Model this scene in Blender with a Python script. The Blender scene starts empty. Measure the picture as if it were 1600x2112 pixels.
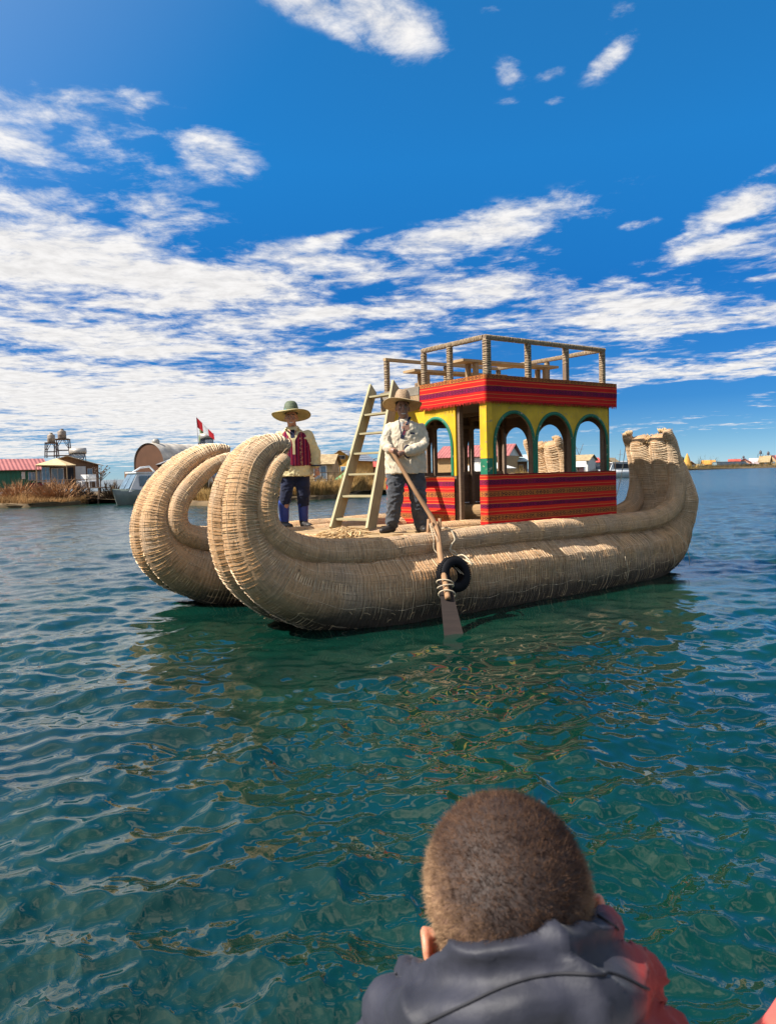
import bpy, bmesh, math, random
import numpy as np
from mathutils import Vector, Matrix, noise as mnoise

random.seed(7); RNG = np.random.default_rng(7)
scene = bpy.context.scene
COL = scene.collection
R = math.radians

# ------------------------------------------------------------------ camera
CAM_H, FPX = 1.65, 1560.0                       # height over the lake, focal length in photo pixels
_p, _r = R(-3.0), R(1.5)
FWD = np.array([0, math.cos(_p), math.sin(_p)])
_up0 = np.cross([1, 0, 0], FWD)
RIGHT = np.array([1, 0, 0]) * math.cos(_r) - _up0 * math.sin(_r)
UP = np.array([1, 0, 0]) * math.sin(_r) + _up0 * math.cos(_r)
cam_d = bpy.data.cameras.new('camera')
cam = bpy.data.objects.new('camera', cam_d); COL.objects.link(cam)
cam_d.sensor_fit = 'HORIZONTAL'; cam_d.sensor_width = 36; cam_d.lens = 36 * FPX / 1600
cam_d.clip_start = 0.05; cam_d.clip_end = 20000
cam.matrix_world = Matrix(((RIGHT[0], UP[0], -FWD[0], 0), (RIGHT[1], UP[1], -FWD[1], 0), (RIGHT[2], UP[2], -FWD[2], CAM_H), (0, 0, 0, 1)))
cam_d.dof.use_dof = True; cam_d.dof.focus_distance = 10.0; cam_d.dof.aperture_fstop = cam_d.lens / 1000 / 0.0022
scene.camera = cam

# ------------------------------------------------------------------ light and exposure
SUN_AZ, SUN_EL = R(-104), R(46)                 # azimuth from +Y towards +X; the sun stands to the left
SUN_DIR = Vector((math.sin(SUN_AZ) * math.cos(SUN_EL), math.cos(SUN_AZ) * math.cos(SUN_EL), math.sin(SUN_EL)))
sun_d = bpy.data.lights.new('sun', 'SUN'); sun_d.energy = 5.0; sun_d.angle = R(0.53); sun_d.color = (1.0, 0.94, 0.86)
sun = bpy.data.objects.new('sun', sun_d); COL.objects.link(sun)
sun.rotation_euler = SUN_DIR.to_track_quat('Z', 'Y').to_euler(); sun.location = (-30, -8, 30)
vs = scene.view_settings
vs.view_transform = 'Standard'; vs.look = 'None'; vs.exposure = 0.95; vs.gamma = 1.0; vs.use_curve_mapping = False
scene.cycles.max_bounces = 8; scene.cycles.diffuse_bounces = 3; scene.cycles.glossy_bounces = 3
scene.cycles.sample_clamp_indirect = 6.0; scene.cycles.caustics_reflective = False

class NT:
    """small helper for building node trees"""
    def __init__(self, tree): self.t = tree; self.n = tree.nodes; self.l = tree.links
    def node(self, kind, **kw):
        n = self.n.new(kind)
        for k, v in kw.items():
            if k == 'inp':
                for i, val in v.items(): self.put(n.inputs[i], val)
            else: setattr(n, k, v)
        return n
    def put(self, sock, val):
        if isinstance(val, bpy.types.NodeSocket): self.l.new(val, sock)
        else: sock.default_value = val
    def math(self, op, a, b=0.0, c=None, clamp=False):
        n = self.n.new('ShaderNodeMath'); n.operation = op; n.use_clamp = clamp
        self.put(n.inputs[0], a); self.put(n.inputs[1], b)
        if c is not None: self.put(n.inputs[2], c)
        return n.outputs[0]
    def vmath(self, op, a, b=(0, 0, 0), out=0):
        n = self.n.new('ShaderNodeVectorMath'); n.operation = op
        self.put(n.inputs[0], a); self.put(n.inputs[1], b)
        return n.outputs[out]
    def comb(self, x, y, z=0.0):
        n = self.n.new('ShaderNodeCombineXYZ')
        for i, v in enumerate((x, y, z)): self.put(n.inputs[i], v)
        return n.outputs[0]
    def sep(self, v):
        n = self.n.new('ShaderNodeSeparateXYZ'); self.l.new(v, n.inputs[0]); return n.outputs
    def mapping(self, v, loc=(0, 0, 0), rot=(0, 0, 0), scale=(1, 1, 1), kind='POINT'):
        n = self.n.new('ShaderNodeMapping'); n.vector_type = kind; self.l.new(v, n.inputs[0])
        n.inputs['Location'].default_value = loc; n.inputs['Rotation'].default_value = rot; n.inputs['Scale'].default_value = scale
        return n.outputs[0]
    def noise(self, v, scale=1.0, detail=4.0, rough=0.55, dist=0.0, out=0):
        n = self.n.new('ShaderNodeTexNoise'); self.l.new(v, n.inputs['Vector'])
        n.inputs['Scale'].default_value = scale; n.inputs['Detail'].default_value = detail
        n.inputs['Roughness'].default_value = rough; n.inputs['Distortion'].default_value = dist
        return n.outputs[out]
    def rng(self, v, a, b, c=0.0, d=1.0, smooth=True):
        n = self.n.new('ShaderNodeMapRange'); n.interpolation_type = 'SMOOTHSTEP' if smooth else 'LINEAR'
        self.put(n.inputs[0], v)
        for i, x in enumerate((a, b, c, d)): self.put(n.inputs[i + 1], x)
        return n.outputs[0]
    def mix(self, f, a, b, mode='MIX'):
        n = self.n.new('ShaderNodeMix'); n.data_type = 'RGBA'; n.blend_type = mode
        self.put(n.inputs['Factor'], f)
        for key, v in (('A', a), ('B', b)):
            s = [i for i in n.inputs if i.name == key and i.type == 'RGBA'][0]
            if isinstance(v, tuple): v = v if len(v) == 4 else (*v, 1)
            self.put(s, v)
        return [o for o in n.outputs if o.type == 'RGBA'][0]
    def ramp(self, f, stops, mode='LINEAR'):
        n = self.n.new('ShaderNodeValToRGB'); self.l.new(f, n.inputs[0]); r = n.color_ramp; r.interpolation = mode
        while len(r.elements) < len(stops): r.elements.new(0.5)
        for e, (p, c) in zip(r.elements, stops): e.position = p; e.color = (*c, 1)
        return n.outputs[0]

# ------------------------------------------------------------------ sky with a thin cloud layer
def px_dir(x, y):
    d = FWD + RIGHT * (x - 800) / FPX - UP * (y - 1056) / FPX
    return d / np.linalg.norm(d)
def px_sky(x, y):                               # azimuth, elevation (radians) of a point of the sky
    d = px_dir(x, y); return math.atan2(d[0], d[1]), math.asin(d[2])

world = bpy.data.worlds.new('World'); scene.world = world; world.use_nodes = True
world.node_tree.nodes.clear()
w = NT(world.node_tree)
sky = w.node('ShaderNodeTexSky', sky_type='NISHITA', sun_disc=False, sun_elevation=SUN_EL, sun_rotation=SUN_AZ, altitude=3800, air_density=1.0, dust_density=0.3, ozone_density=3.0)
gen = w.node('ShaderNodeTexCoord').outputs['Generated']
sx, sy, sz = w.sep(gen)
az = w.math('ARCTAN2', sx, sy); el = w.math('ARCSINE', sz)
zc = w.math('ADD', w.math('MAXIMUM', sz, 0.0), 0.035)
plane = w.comb(w.math('DIVIDE', sx, zc), w.math('DIVIDE', sy, zc), 0)     # the sky seen as a flat layer overhead
CLOUD = (6.4, 6.25, 6.1)
SKY_TINT = [(0.0, (.40, .53, .67)), (.06, (.28, .46, .60)), (.14, (.125, .39, .62)), (.38, (.07, .54, .90)), (.63, (.14, .98, 1.38)), (.95, (.22, 1.19, 1.57))]   # thin dry air at 3800 m: deep blue overhead, pale at the horizon
warp = w.noise(plane, 1.3, 3, 0.55, out=1)
warp = w.vmath('SUBTRACT', warp, (0.5, 0.5, 0.5))
ae = w.comb(az, el, 0)
ae_w = w.vmath('ADD', ae, w.vmath('MULTIPLY', warp, (0.13, 0.05, 0)))
# banks and wisps: centre x, y and half sizes in photo pixels, tilt in degrees, weight
BLOBS = [
 (-40,255,330,80,4,.9),(150,235,170,60,-14,.8),(265,225,90,55,-20,.75),(430,295,100,52,12,.74),(330,440,125,48,4,.78),(60,400,190,70,8,.72),(20,340,60,30,12,.6),
 (620,10,120,36,12,.75),(770,15,165,66,28,.88),(690,75,60,20,25,.6),(1270,15,60,36,-30,.6),(1250,112,66,24,-28,.66),(1038,142,40,30,25,.62),(1118,140,34,16,-8,.60),(1140,200,22,11,0,.58),(1045,200,26,10,-10,.52),(1000,20,50,14,-15,.45),
 (250,560,520,80,3,1.3),(620,570,230,60,3,.95),(80,640,420,40,4,.9),(650,650,270,30,-6,.95),(180,700,330,55,3,1.2),(420,710,280,48,0,.9),(300,835,640,85,2,1.45),(-200,800,400,120,0,1.4),(640,785,330,75,-6,1.2),(760,700,250,26,-8,.8),
 (1010,480,260,42,-12,1.1),(1200,440,150,20,-8,.65),(700,498,90,14,-10,.7),(1330,448,70,11,-10,.55),(980,600,240,52,-12,1.0),(1080,560,150,26,-12,.6),(1310,645,220,62,-2,1.15),(1500,650,180,26,0,.85),(1120,668,230,24,-6,.8),(1330,690,80,36,-6,.8),(960,640,70,18,0,.6),
 (1530,425,130,34,-22,.95),(1480,505,130,30,-8,.85),(1590,480,90,60,-10,.6),(1290,770,260,30,-6,.95),(1480,752,300,26,-5,.95),(1600,570,50,14,-10,.6),(1360,868,220,5,-4,.55),(1500,882,160,5,-3,.5),(1580,822,50,8,-4,.5),
 (60,925,420,26,-2,1.15),(420,935,420,20,-2,.95),(640,925,140,15,-2,.75),(900,940,160,20,-2,.5),(40,975,300,7,-1,.6),(1010,935,90,9,0,.5),(1180,905,90,8,-3,.4)]
mask = None
for (bx, by, hw, hh, tilt, wt) in BLOBS:
    a0, e0 = px_sky(bx, by); ang = R(-tilt - 1.5)
    v = w.mapping(ae_w, loc=(a0, e0, 0), rot=(0, 0, ang), scale=(hw / FPX, hh / FPX, 1), kind='TEXTURE')
    d = w.vmath('LENGTH', v, out=1)
    b = w.rng(d, 1.6, 0.1, 0.0, wt)
    mask = b if mask is None else w.math('MAXIMUM', mask, b)
streak = w.vmath('ADD', w.vmath('MULTIPLY', plane, (1.0, 1.15, 1)), w.vmath('MULTIPLY', warp, (0.30, 0.30, 0)))
n1 = w.noise(streak, 2.0, 9, 0.60, 0.0); n2 = w.noise(w.vmath('MULTIPLY', streak, (1.0, 0.8, 1)), 9.0, 8, 0.66, 0.0)
# beyond the picture: unseen broken cloud, thickened for whiter fill light, denser towards the horizon
side = w.math('MAXIMUM', w.rng(w.math('ABSOLUTE', az), 0.50, 0.75), w.rng(el, 0.60, 0.78))
wide = w.math('MULTIPLY', side, w.rng(n1, 0.37, 0.58, 0.35, 1.0))
wide = w.math('MULTIPLY', wide, w.rng(el, 1.3, 0.2, 0.7, 1.0))
cover = w.math('MAXIMUM', mask, wide)
tex = w.math('ADD', w.math('MULTIPLY', w.math('SUBTRACT', n1, 0.5), 2.7), w.math('MULTIPLY', w.math('SUBTRACT', n2, 0.5), 1.6))
dens = w.math('MULTIPLY', w.rng(w.math('ADD', cover, tex), 0.30, 1.22), w.rng(cover, 0.02, 0.45))
dens = w.math('MULTIPLY', dens, w.rng(sz, 0.0, 0.02))
hue = w.ramp(w.math('DIVIDE', el, 0.6), [(p_, tuple(x / 2 for x in c_)) for p_, c_ in SKY_TINT])
low = w.mix(1.0, sky.outputs[0], w.vmath('MULTIPLY', hue, (2, 2, 2)), 'MULTIPLY')
shade = w.rng(n2, 0.3, 0.7, 0.84, 1.05)
cloud = w.mix(1.0, CLOUD, w.comb(shade, shade, shade), 'MULTIPLY')
sd = w.node('ShaderNodeVectorMath', operation='DOT_PRODUCT', inp={0: gen, 1: tuple(SUN_DIR)}).outputs['Value']
glow = w.math('MULTIPLY', w.math('POWER', w.rng(sd, 0.25, 1.0, 0, 1, False), 1.6), 0.8)          # bright air round the sun, off to the left
low = w.mix(glow, low, (5.4, 5.6, 5.7))
skycol = w.mix(w.math('MULTIPLY', dens, 0.96), low, cloud)
bg = w.node('ShaderNodeBackground', inp={'Color': skycol, 'Strength': 0.078})
wo = w.node('ShaderNodeOutputWorld'); w.l.new(bg.outputs[0], wo.inputs['Surface'])
world.cycles.sampling_method = 'NONE'

# ------------------------------------------------------------------ mesh helpers
def obj(name, verts, faces, mat, parent=None, smooth=True, uv=None, midx=None, label=None):
    me = bpy.data.meshes.new(name)
    verts = np.asarray(verts, float)
    me.from_pydata(verts.tolist(), [], [tuple(map(int, f)) for f in faces])
    for m in (mat if isinstance(mat, (list, tuple)) else [mat]): me.materials.append(m)
    if uv is not None:
        lay = me.uv_layers.new(name='UVMap'); uv = np.asarray(uv, np.float32)
        li = np.empty(len(me.loops), np.int32); me.loops.foreach_get('vertex_index', li)
        lay.data.foreach_set('uv', (uv[li] if len(uv) == len(verts) else uv).astype(np.float32).ravel())
    if midx is not None: me.polygons.foreach_set('material_index', np.asarray(midx, np.int32))
    if smooth: me.polygons.foreach_set('use_smooth', np.ones(len(me.polygons), bool))
    me.update()
    o = bpy.data.objects.new(name, me); COL.objects.link(o)
    if parent is not None: o.parent = parent
    if label: o['label'] = label
    return o
def tag(o, label=None, cat=None, group=None, kind=None):
    if label: o['label'] = label
    if cat: o['category'] = cat
    if group: o['group'] = group
    if kind: o['kind'] = kind
    return o
def thing(name, loc, rz, label, cat, group=None):
    o = bpy.data.objects.new(name, None); COL.objects.link(o); o.empty_display_size = 0.2
    o.location = loc; o.rotation_euler = (0, 0, rz)
    return tag(o, label, cat, group)

class MB:
    """collects shapes for ONE mesh"""
    def __init__(self): self.v = []; self.f = []; self.uv = []; self.m = []
    def add(self, v, f, uv=None, mi=0):
        b = len(self.v); v = np.asarray(v, float)
        self.v.extend(v.tolist()); self.f.extend([tuple(b + i for i in q) for q in f])
        self.uv.extend((np.zeros((len(v), 2)) if uv is None else np.asarray(uv, float)).tolist()); self.m.extend([mi] * len(f))
        return self
    def box(self, lo, hi, mi=0):
        (a, b, c), (d, e, g) = lo, hi
        v = [(a,b,c),(d,b,c),(d,e,c),(a,e,c),(a,b,g),(d,b,g),(d,e,g),(a,e,g)]
        return self.add(v, [(0,3,2,1),(4,5,6,7),(0,1,5,4),(1,2,6,5),(2,3,7,6),(3,0,4,7)], None, mi)
    def bar(self, p0, p1, w, h, side=None, mi=0):
        """rectangular bar from p0 to p1; w along `side`, h along the third axis"""
        p0, p1 = np.array(p0, float), np.array(p1, float); d = p1 - p0; L = np.linalg.norm(d); d = d / L
        s = np.array(side, float) if side is not None else (np.array([0, 0, 1.]) if abs(d[2]) < .9 else np.array([1., 0, 0]))
        s = s - d * (s @ d); s /= np.linalg.norm(s); u = np.cross(d, s)
        v = []; uv = []
        for k, q in enumerate((p0, p1)):
            for a, b in ((-1,-1),(1,-1),(1,1),(-1,1)):
                v.append(q + s * a * w / 2 + u * b * h / 2); uv.append((k * L, (a * w + b * h) / 2))
        return self.add(v, [(0,1,2,3),(7,6,5,4),(0,4,5,1),(1,5,6,2),(2,6,7,3),(3,7,4,0)], uv, mi)
    def tube(self, pts, rad, n=8, cap=True, mi=0, ref=(0, 0, 1), sq=1.0, vscale=1.0):
        v, f, uv = tube_data(pts, rad, n, cap, ref, sq); uv[:, 1] *= vscale
        return self.add(v, f, uv, mi)
    def lathe(self, prof, n=16, c=(0, 0, 0), mi=0, cap=True):
        v = []; f = []; uv = []
        for r, z in prof:
            for k in range(n):
                a = 2 * math.pi * k / n; v.append((c[0] + r * math.cos(a), c[1] + r * math.sin(a), c[2] + z)); uv.append((a, z))
        for i in range(len(prof) - 1):
            for k in range(n):
                f.append((i*n+k, i*n+(k+1)%n, (i+1)*n+(k+1)%n, (i+1)*n+k))
        if cap:
            f.append(tuple(reversed(range(n)))); f.append(tuple(range((len(prof)-1)*n, len(prof)*n)))
        return self.add(v, f, uv, mi)
    def ball(self, c, r, n=12, m=8, mi=0):
        r = (r, r, r) if np.isscalar(r) else r
        v = []; f = []
        for i in range(m + 1):
            t = math.pi * i / m
            for k in range(n):
                a = 2 * math.pi * k / n
                v.append((c[0] + r[0]*math.sin(t)*math.cos(a), c[1] + r[1]*math.sin(t)*math.sin(a), c[2] - r[2]*math.cos(t)))
        for i in range(m):
            for k in range(n): f.append((i*n+k, i*n+(k+1)%n, (i+1)*n+(k+1)%n, (i+1)*n+k))
        return self.add(v, f, None, mi)
    def build(self, name, mat, parent=None, smooth=True, label=None):
        return obj(name, self.v, self.f, mat, parent, smooth, self.uv, self.m, label)

def tube_data(pts, rad, n=8, cap=True, ref=(0, 0, 1), sq=1.0):
    pts = np.asarray(pts, float); m = len(pts); rad = np.broadcast_to(np.asarray(rad, float), (m,))
    tan = np.gradient(pts, axis=0); tan /= np.linalg.norm(tan, axis=1)[:, None] + 1e-12
    ref = np.broadcast_to(np.asarray(ref, float), (m, 3)).copy()
    bad = np.abs((ref * tan).sum(1)) > .97; ref[bad] = np.array([1.0, 0.0, 0.02])
    a = ref - tan * (ref * tan).sum(1)[:, None]; a /= np.linalg.norm(a, axis=1)[:, None] + 1e-12
    b = np.cross(tan, a)
    th = 2 * math.pi * np.arange(n) / n
    v = pts[:, None] + rad[:, None, None] * (np.cos(th)[None, :, None] * a[:, None] * sq + np.sin(th)[None, :, None] * b[:, None])
    u = np.concatenate([[0], np.cumsum(np.linalg.norm(np.diff(pts, axis=0), axis=1))])
    tri = np.abs(((th / (2 * math.pi)) * 2) % 2 - 1)     # seamless round the tube (mirrored)
    uv = np.stack([np.repeat(u, n), np.tile(tri, m) * math.pi * np.max(rad)], -1)
    i, k = np.meshgrid(np.arange(m - 1), np.arange(n), indexing='ij')
    f = np.stack([i*n+k, i*n+(k+1)%n, (i+1)*n+(k+1)%n, (i+1)*n+k], -1).reshape(-1, 4)[:, ::-1].tolist()
    if cap: f.append(list(range(n))); f.append(list(range((m-1)*n, m*n))[::-1])
    return v.reshape(-1, 3), f, uv

def spline(ctrl, step):
    """smooth curve through control rows, resampled by arc length of the first three columns"""
    P = np.asarray(ctrl, float); Q = np.vstack([2*P[0]-P[1], P, 2*P[-1]-P[-2]]); out = []
    for i in range(1, len(Q) - 2):
        t = np.linspace(0, 1, 24, endpoint=False)[:, None]
        a, b, c, d = Q[i-1], Q[i], Q[i+1], Q[i+2]
        out.append(0.5 * ((2*b) + (-a+c)*t + (2*a-5*b+4*c-d)*t**2 + (-a+3*b-3*c+d)*t**3))
    C = np.vstack(out + [P[-1:]])
    s = np.concatenate([[0], np.cumsum(np.linalg.norm(np.diff(C[:, :3], axis=0), axis=1))])
    q = np.linspace(0, s[-1], max(2, int(round(s[-1] / step)) + 1))
    return np.stack([np.interp(q, s, C[:, j]) for j in range(C.shape[1])], -1)

# ------------------------------------------------------------------ materials
MATS = {}
def mat(name, color, rough=0.8, var=0.15, scale=6.0, metal=0.0, bump=0.0, stretch=(1, 1, 1), spec=0.4, coords='Object', emit=None, rough_var=0.0):
    """plain procedural material: a base colour broken up by noise"""
    if name in MATS: return MATS[name]
    m = bpy.data.materials.new(name); m.use_nodes = True; t = NT(m.node_tree)
    p = t.n['Principled BSDF']; p.inputs['Roughness'].default_value = rough; p.inputs['Metallic'].default_value = metal
    p.inputs['Specular IOR Level'].default_value = spec
    co = t.mapping(t.node('ShaderNodeTexCoord').outputs[coords], scale=stretch)
    n = t.noise(co, scale, 6, 0.6)
    dark = tuple(c * (1 - var) for c in color); light = tuple(min(1, c * (1 + var)) for c in color)
    t.l.new(t.mix(t.rng(n, 0.3, 0.7), dark, light), p.inputs['Base Color'])
    if bump:
        b = t.node('ShaderNodeBump', inp={'Strength': bump, 'Distance': 0.01, 'Height': t.noise(co, scale * 5, 5, 0.6)})
        t.l.new(b.outputs[0], p.inputs['Normal'])
    MATS[name] = m; return m

# ------------------------------------------------------------------ the lake
BOAT_O = np.array([1.13, 11.17, 0.0]); BOAT_A = R(36)
E1 = np.array([math.cos(BOAT_A), math.sin(BOAT_A), 0]); E2 = np.array([-math.sin(BOAT_A), math.cos(BOAT_A), 0])
def boat_pt(s, t, z): return BOAT_O + E1 * s + E2 * t + np.array([0, 0, z])

def wave_tile(N, L, peak, lo, hi, wind, spread, seed, fall=4.0):
    """random sea surface on a periodic tile: returns the complex spectrum and wavenumbers"""
    g = np.random.default_rng(seed)
    k1 = 2 * math.pi * np.fft.fftfreq(N, L / N); kx, ky = np.meshgrid(k1, k1, indexing='ij'); k = np.hypot(kx, ky) + 1e-9
    kp = 2 * math.pi / peak
    S = k ** -fall * np.exp(-1.2 * (kp / k) ** 2) / k ** 0
    c = (kx * math.cos(wind) + ky * math.sin(wind)) / k
    S *= (1 - spread) * c ** 2 + spread
    S[(k < 2 * math.pi / hi) | (k > 2 * math.pi / lo)] = 0
    return np.sqrt(S) * (g.normal(size=(N, N)) + 1j * g.normal(size=(N, N))), k
def tile_levels(spec, k, rms, sig):
    h0 = np.real(np.fft.ifft2(spec)); a = rms / h0.std()
    return [a * np.real(np.fft.ifft2(spec * np.exp(-(k * s) ** 2 / 2))) for s in sig]
def sample_tile(lv, L, ang, x, y):
    N = lv.shape[0]; c, s = math.cos(ang), math.sin(ang)
    u = ((c * x + s * y) / L * N) % N; v = ((-s * x + c * y) / L * N) % N
    i, j = u.astype(int) % N, v.astype(int) % N; fu, fv = u - np.floor(u), v - np.floor(v); i2, j2 = (i + 1) % N, (j + 1) % N
    return (lv[i, j]*(1-fu)*(1-fv) + lv[i2, j]*fu*(1-fv) + lv[i, j2]*(1-fu)*fv + lv[i2, j2]*fu*fv)

def wave_height(x, y, dr):
    """surface height; dr is the local spacing of the grid, finer waves than that are left to the material"""
    sig = [0.004, 0.02, 0.05, 0.12, 0.3]
    h = 0
    for (N, L, peak, lo, hi, wind, spread, seed, ang, rms) in WAVES:
        lv = TILES[seed]
        q = np.clip(np.interp(dr * 0.6, sig, range(len(sig))), 0, len(sig) - 1)
        a = np.floor(q).astype(int); b = np.minimum(a + 1, len(sig) - 1); fr = q - a
        hh = np.zeros_like(x)
        for l in range(len(sig)):
            wgt = (a == l) * (1 - fr) + (b == l) * fr * (b != a)
            sel = wgt > 0
            if sel.any(): hh[sel] += wgt[sel] * sample_tile(lv[l], L, ang, x[sel], y[sel])
        if seed == 2: hh = hh * np.array([np.clip(1.0 + 1.5 * mnoise.noise(Vector((a_ * .8, b_ * .8, 1.7))), .35, 1.9) for a_, b_ in zip(x, y)])     # cat's paws: ruffled and calm patches
        h = h + hh
    return h
WAVES = [(512, 9.3, 1.0, 0.08, 3.6, R(100), 0.25, 1, R(12), 0.0165),
         (512, 2.9, 0.22, 0.022, 0.6, R(60), 0.40, 2, R(-31), 0.0029)]
TILES = {}
for (N, L, peak, lo, hi, wind, spread, seed, ang, rms) in WAVES:
    sp, kk = wave_tile(N, L, peak, lo, hi, wind, spread, seed, 4.0 if seed == 1 else 3.4); TILES[seed] = tile_levels(sp, kk, rms, [0.004, 0.02, 0.05, 0.12, 0.3])

rr = [0.5]
while rr[-1] < 70: rr.append(rr[-1] * 1.0056 if rr[-1] > 1.6 else rr[-1] * 1.05)
n_fine = len(rr)
while rr[-1] < 9000: rr.append(rr[-1] * 1.12)
rr = np.array(rr)
aa = np.concatenate([np.arange(-180, -36, 6.0), np.arange(-36, 36, 0.115), np.arange(36, 180.1, 6.0)]) * math.pi / 180
rg, ag = np.meshgrid(rr, aa, indexing='ij')
X, Y = rg * np.sin(ag), rg * np.cos(ag)
dr = np.gradient(rr)[:, None] + 0 * ag
fine = (np.abs(ag) < R(36.2)) & (rg < 70)
Z = np.zeros_like(X)
lee_s = (X - BOAT_O[0]) * E1[0] + (Y - BOAT_O[1]) * E1[1]; lee_t = (X - BOAT_O[0]) * E2[0] + (Y - BOAT_O[1]) * E2[1]
lee = np.exp(-((lee_s + 0.6) / 3.6) ** 4) * np.exp(-(np.clip(-lee_t - 1.7, 0, 9) / 1.9) ** 2) * (lee_t < 2.5)   # sheltered water beside the boat
amp = (1 - 0.78 * lee) * np.clip((70 - rg) / 25, 0, 1)
Z[fine] = (wave_height(X[fine], Y[fine], dr[fine]) * amp[fine])
edge = np.clip((R(36) - np.abs(ag)) / R(1.5), 0, 1); Z *= edge
h2 = np.gradient(Z, axis=1); h1 = np.gradient(Z, axis=0)        # draw the surface towards the crests
ang_step = np.gradient(aa)[None, :] * rg; gr, ga = h1 / dr, h2 / ang_step
def soft(q): return (np.roll(q, 1, 0) + np.roll(q, -1, 0) + np.roll(q, 1, 1) + np.roll(q, -1, 1) + 2 * q) / 6
gr, ga = soft(gr), soft(ga); ch = -0.022 * (fine & (rg > 1.7) & (rg < 60)) * edge
dxr, dxa = -gr * ch, -ga * ch; X = X + dxr * np.sin(ag) + dxa * np.cos(ag); Y = Y + dxr * np.cos(ag) - dxa * np.sin(ag)
ni, nj = X.shape
i, k = np.meshgrid(np.arange(ni - 1), np.arange(nj - 1), indexing='ij')
F4 = np.stack([i*nj+k, (i+1)*nj+k, (i+1)*nj+k+1, i*nj+k+1], -1).reshape(-1, 4)[:, ::-1]
me = bpy.data.meshes.new('lake_water')
me.vertices.add(ni * nj); me.vertices.foreach_set('co', np.stack([X, Y, Z], -1).astype(np.float32).ravel())
me.loops.add(F4.size); me.loops.foreach_set('vertex_index', F4.astype(np.int32).ravel())
me.polygons.add(len(F4)); me.polygons.foreach_set('loop_start', np.arange(0, F4.size, 4, dtype=np.int32)); me.polygons.foreach_set('loop_total', np.full(len(F4), 4, np.int32))
me.polygons.foreach_set('use_smooth', np.ones(len(F4), bool)); me.update(calc_edges=True); me.validate()
water = bpy.data.objects.new('lake_water', me); COL.objects.link(water); water['kind'] = 'structure'; water['label'] = 'rippled teal lake water reaching the horizon'

wm = bpy.data.materials.new('water'); wm.use_nodes = True; t = NT(wm.node_tree); p = t.n['Principled BSDF']
pos = t.node('ShaderNodeNewGeometry').outputs['Position']
murk = t.noise(pos, 0.35, 4, 0.5)
t.l.new(t.mix(t.rng(murk, 0.3, 0.7), (0.0008, 0.0160, 0.0125), (0.0022, 0.0280, 0.0165)), p.inputs['Base Color'])
p.inputs['IOR'].default_value = 1.60; p.inputs['Specular IOR Level'].default_value = 0.5
px_, py_, pz_ = t.sep(pos)
dist = t.vmath('LENGTH', t.comb(px_, py_, 0), out=1)
flat = t.comb(px_, py_, 0)
t.l.new(t.rng(dist, 7, 45, 0.015, 0.15), p.inputs['Roughness'])
f1 = t.noise(t.mapping(flat, rot=(0, 0, R(20)), scale=(13, 22, 1)), 1.0, 3, 0.55, 0.5)
f2 = t.noise(t.mapping(flat, rot=(0, 0, R(-8)), scale=(1.1, 2.6, 1)), 1.0, 4, 0.6, 0.3)
f3 = t.noise(t.mapping(flat, rot=(0, 0, R(5)), scale=(0.10, 0.45, 1)), 1.0, 4, 0.6, 0.3)
h = t.math('ADD', t.math('MULTIPLY', f1, t.rng(dist, 6, 18, 0.0, 0.009)), t.math('MULTIPLY', f2, t.rng(dist, 14, 55, 0.0, 0.07)))
h = t.math('ADD', h, t.math('MULTIPLY', f3, t.rng(dist, 40, 160, 0.0, 0.7)))
b = t.node('ShaderNodeBump', inp={'Strength': 1.0, 'Distance': 1.0, 'Height': h}); t.l.new(b.outputs[0], p.inputs['Normal'])
me.materials.append(wm)

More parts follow.
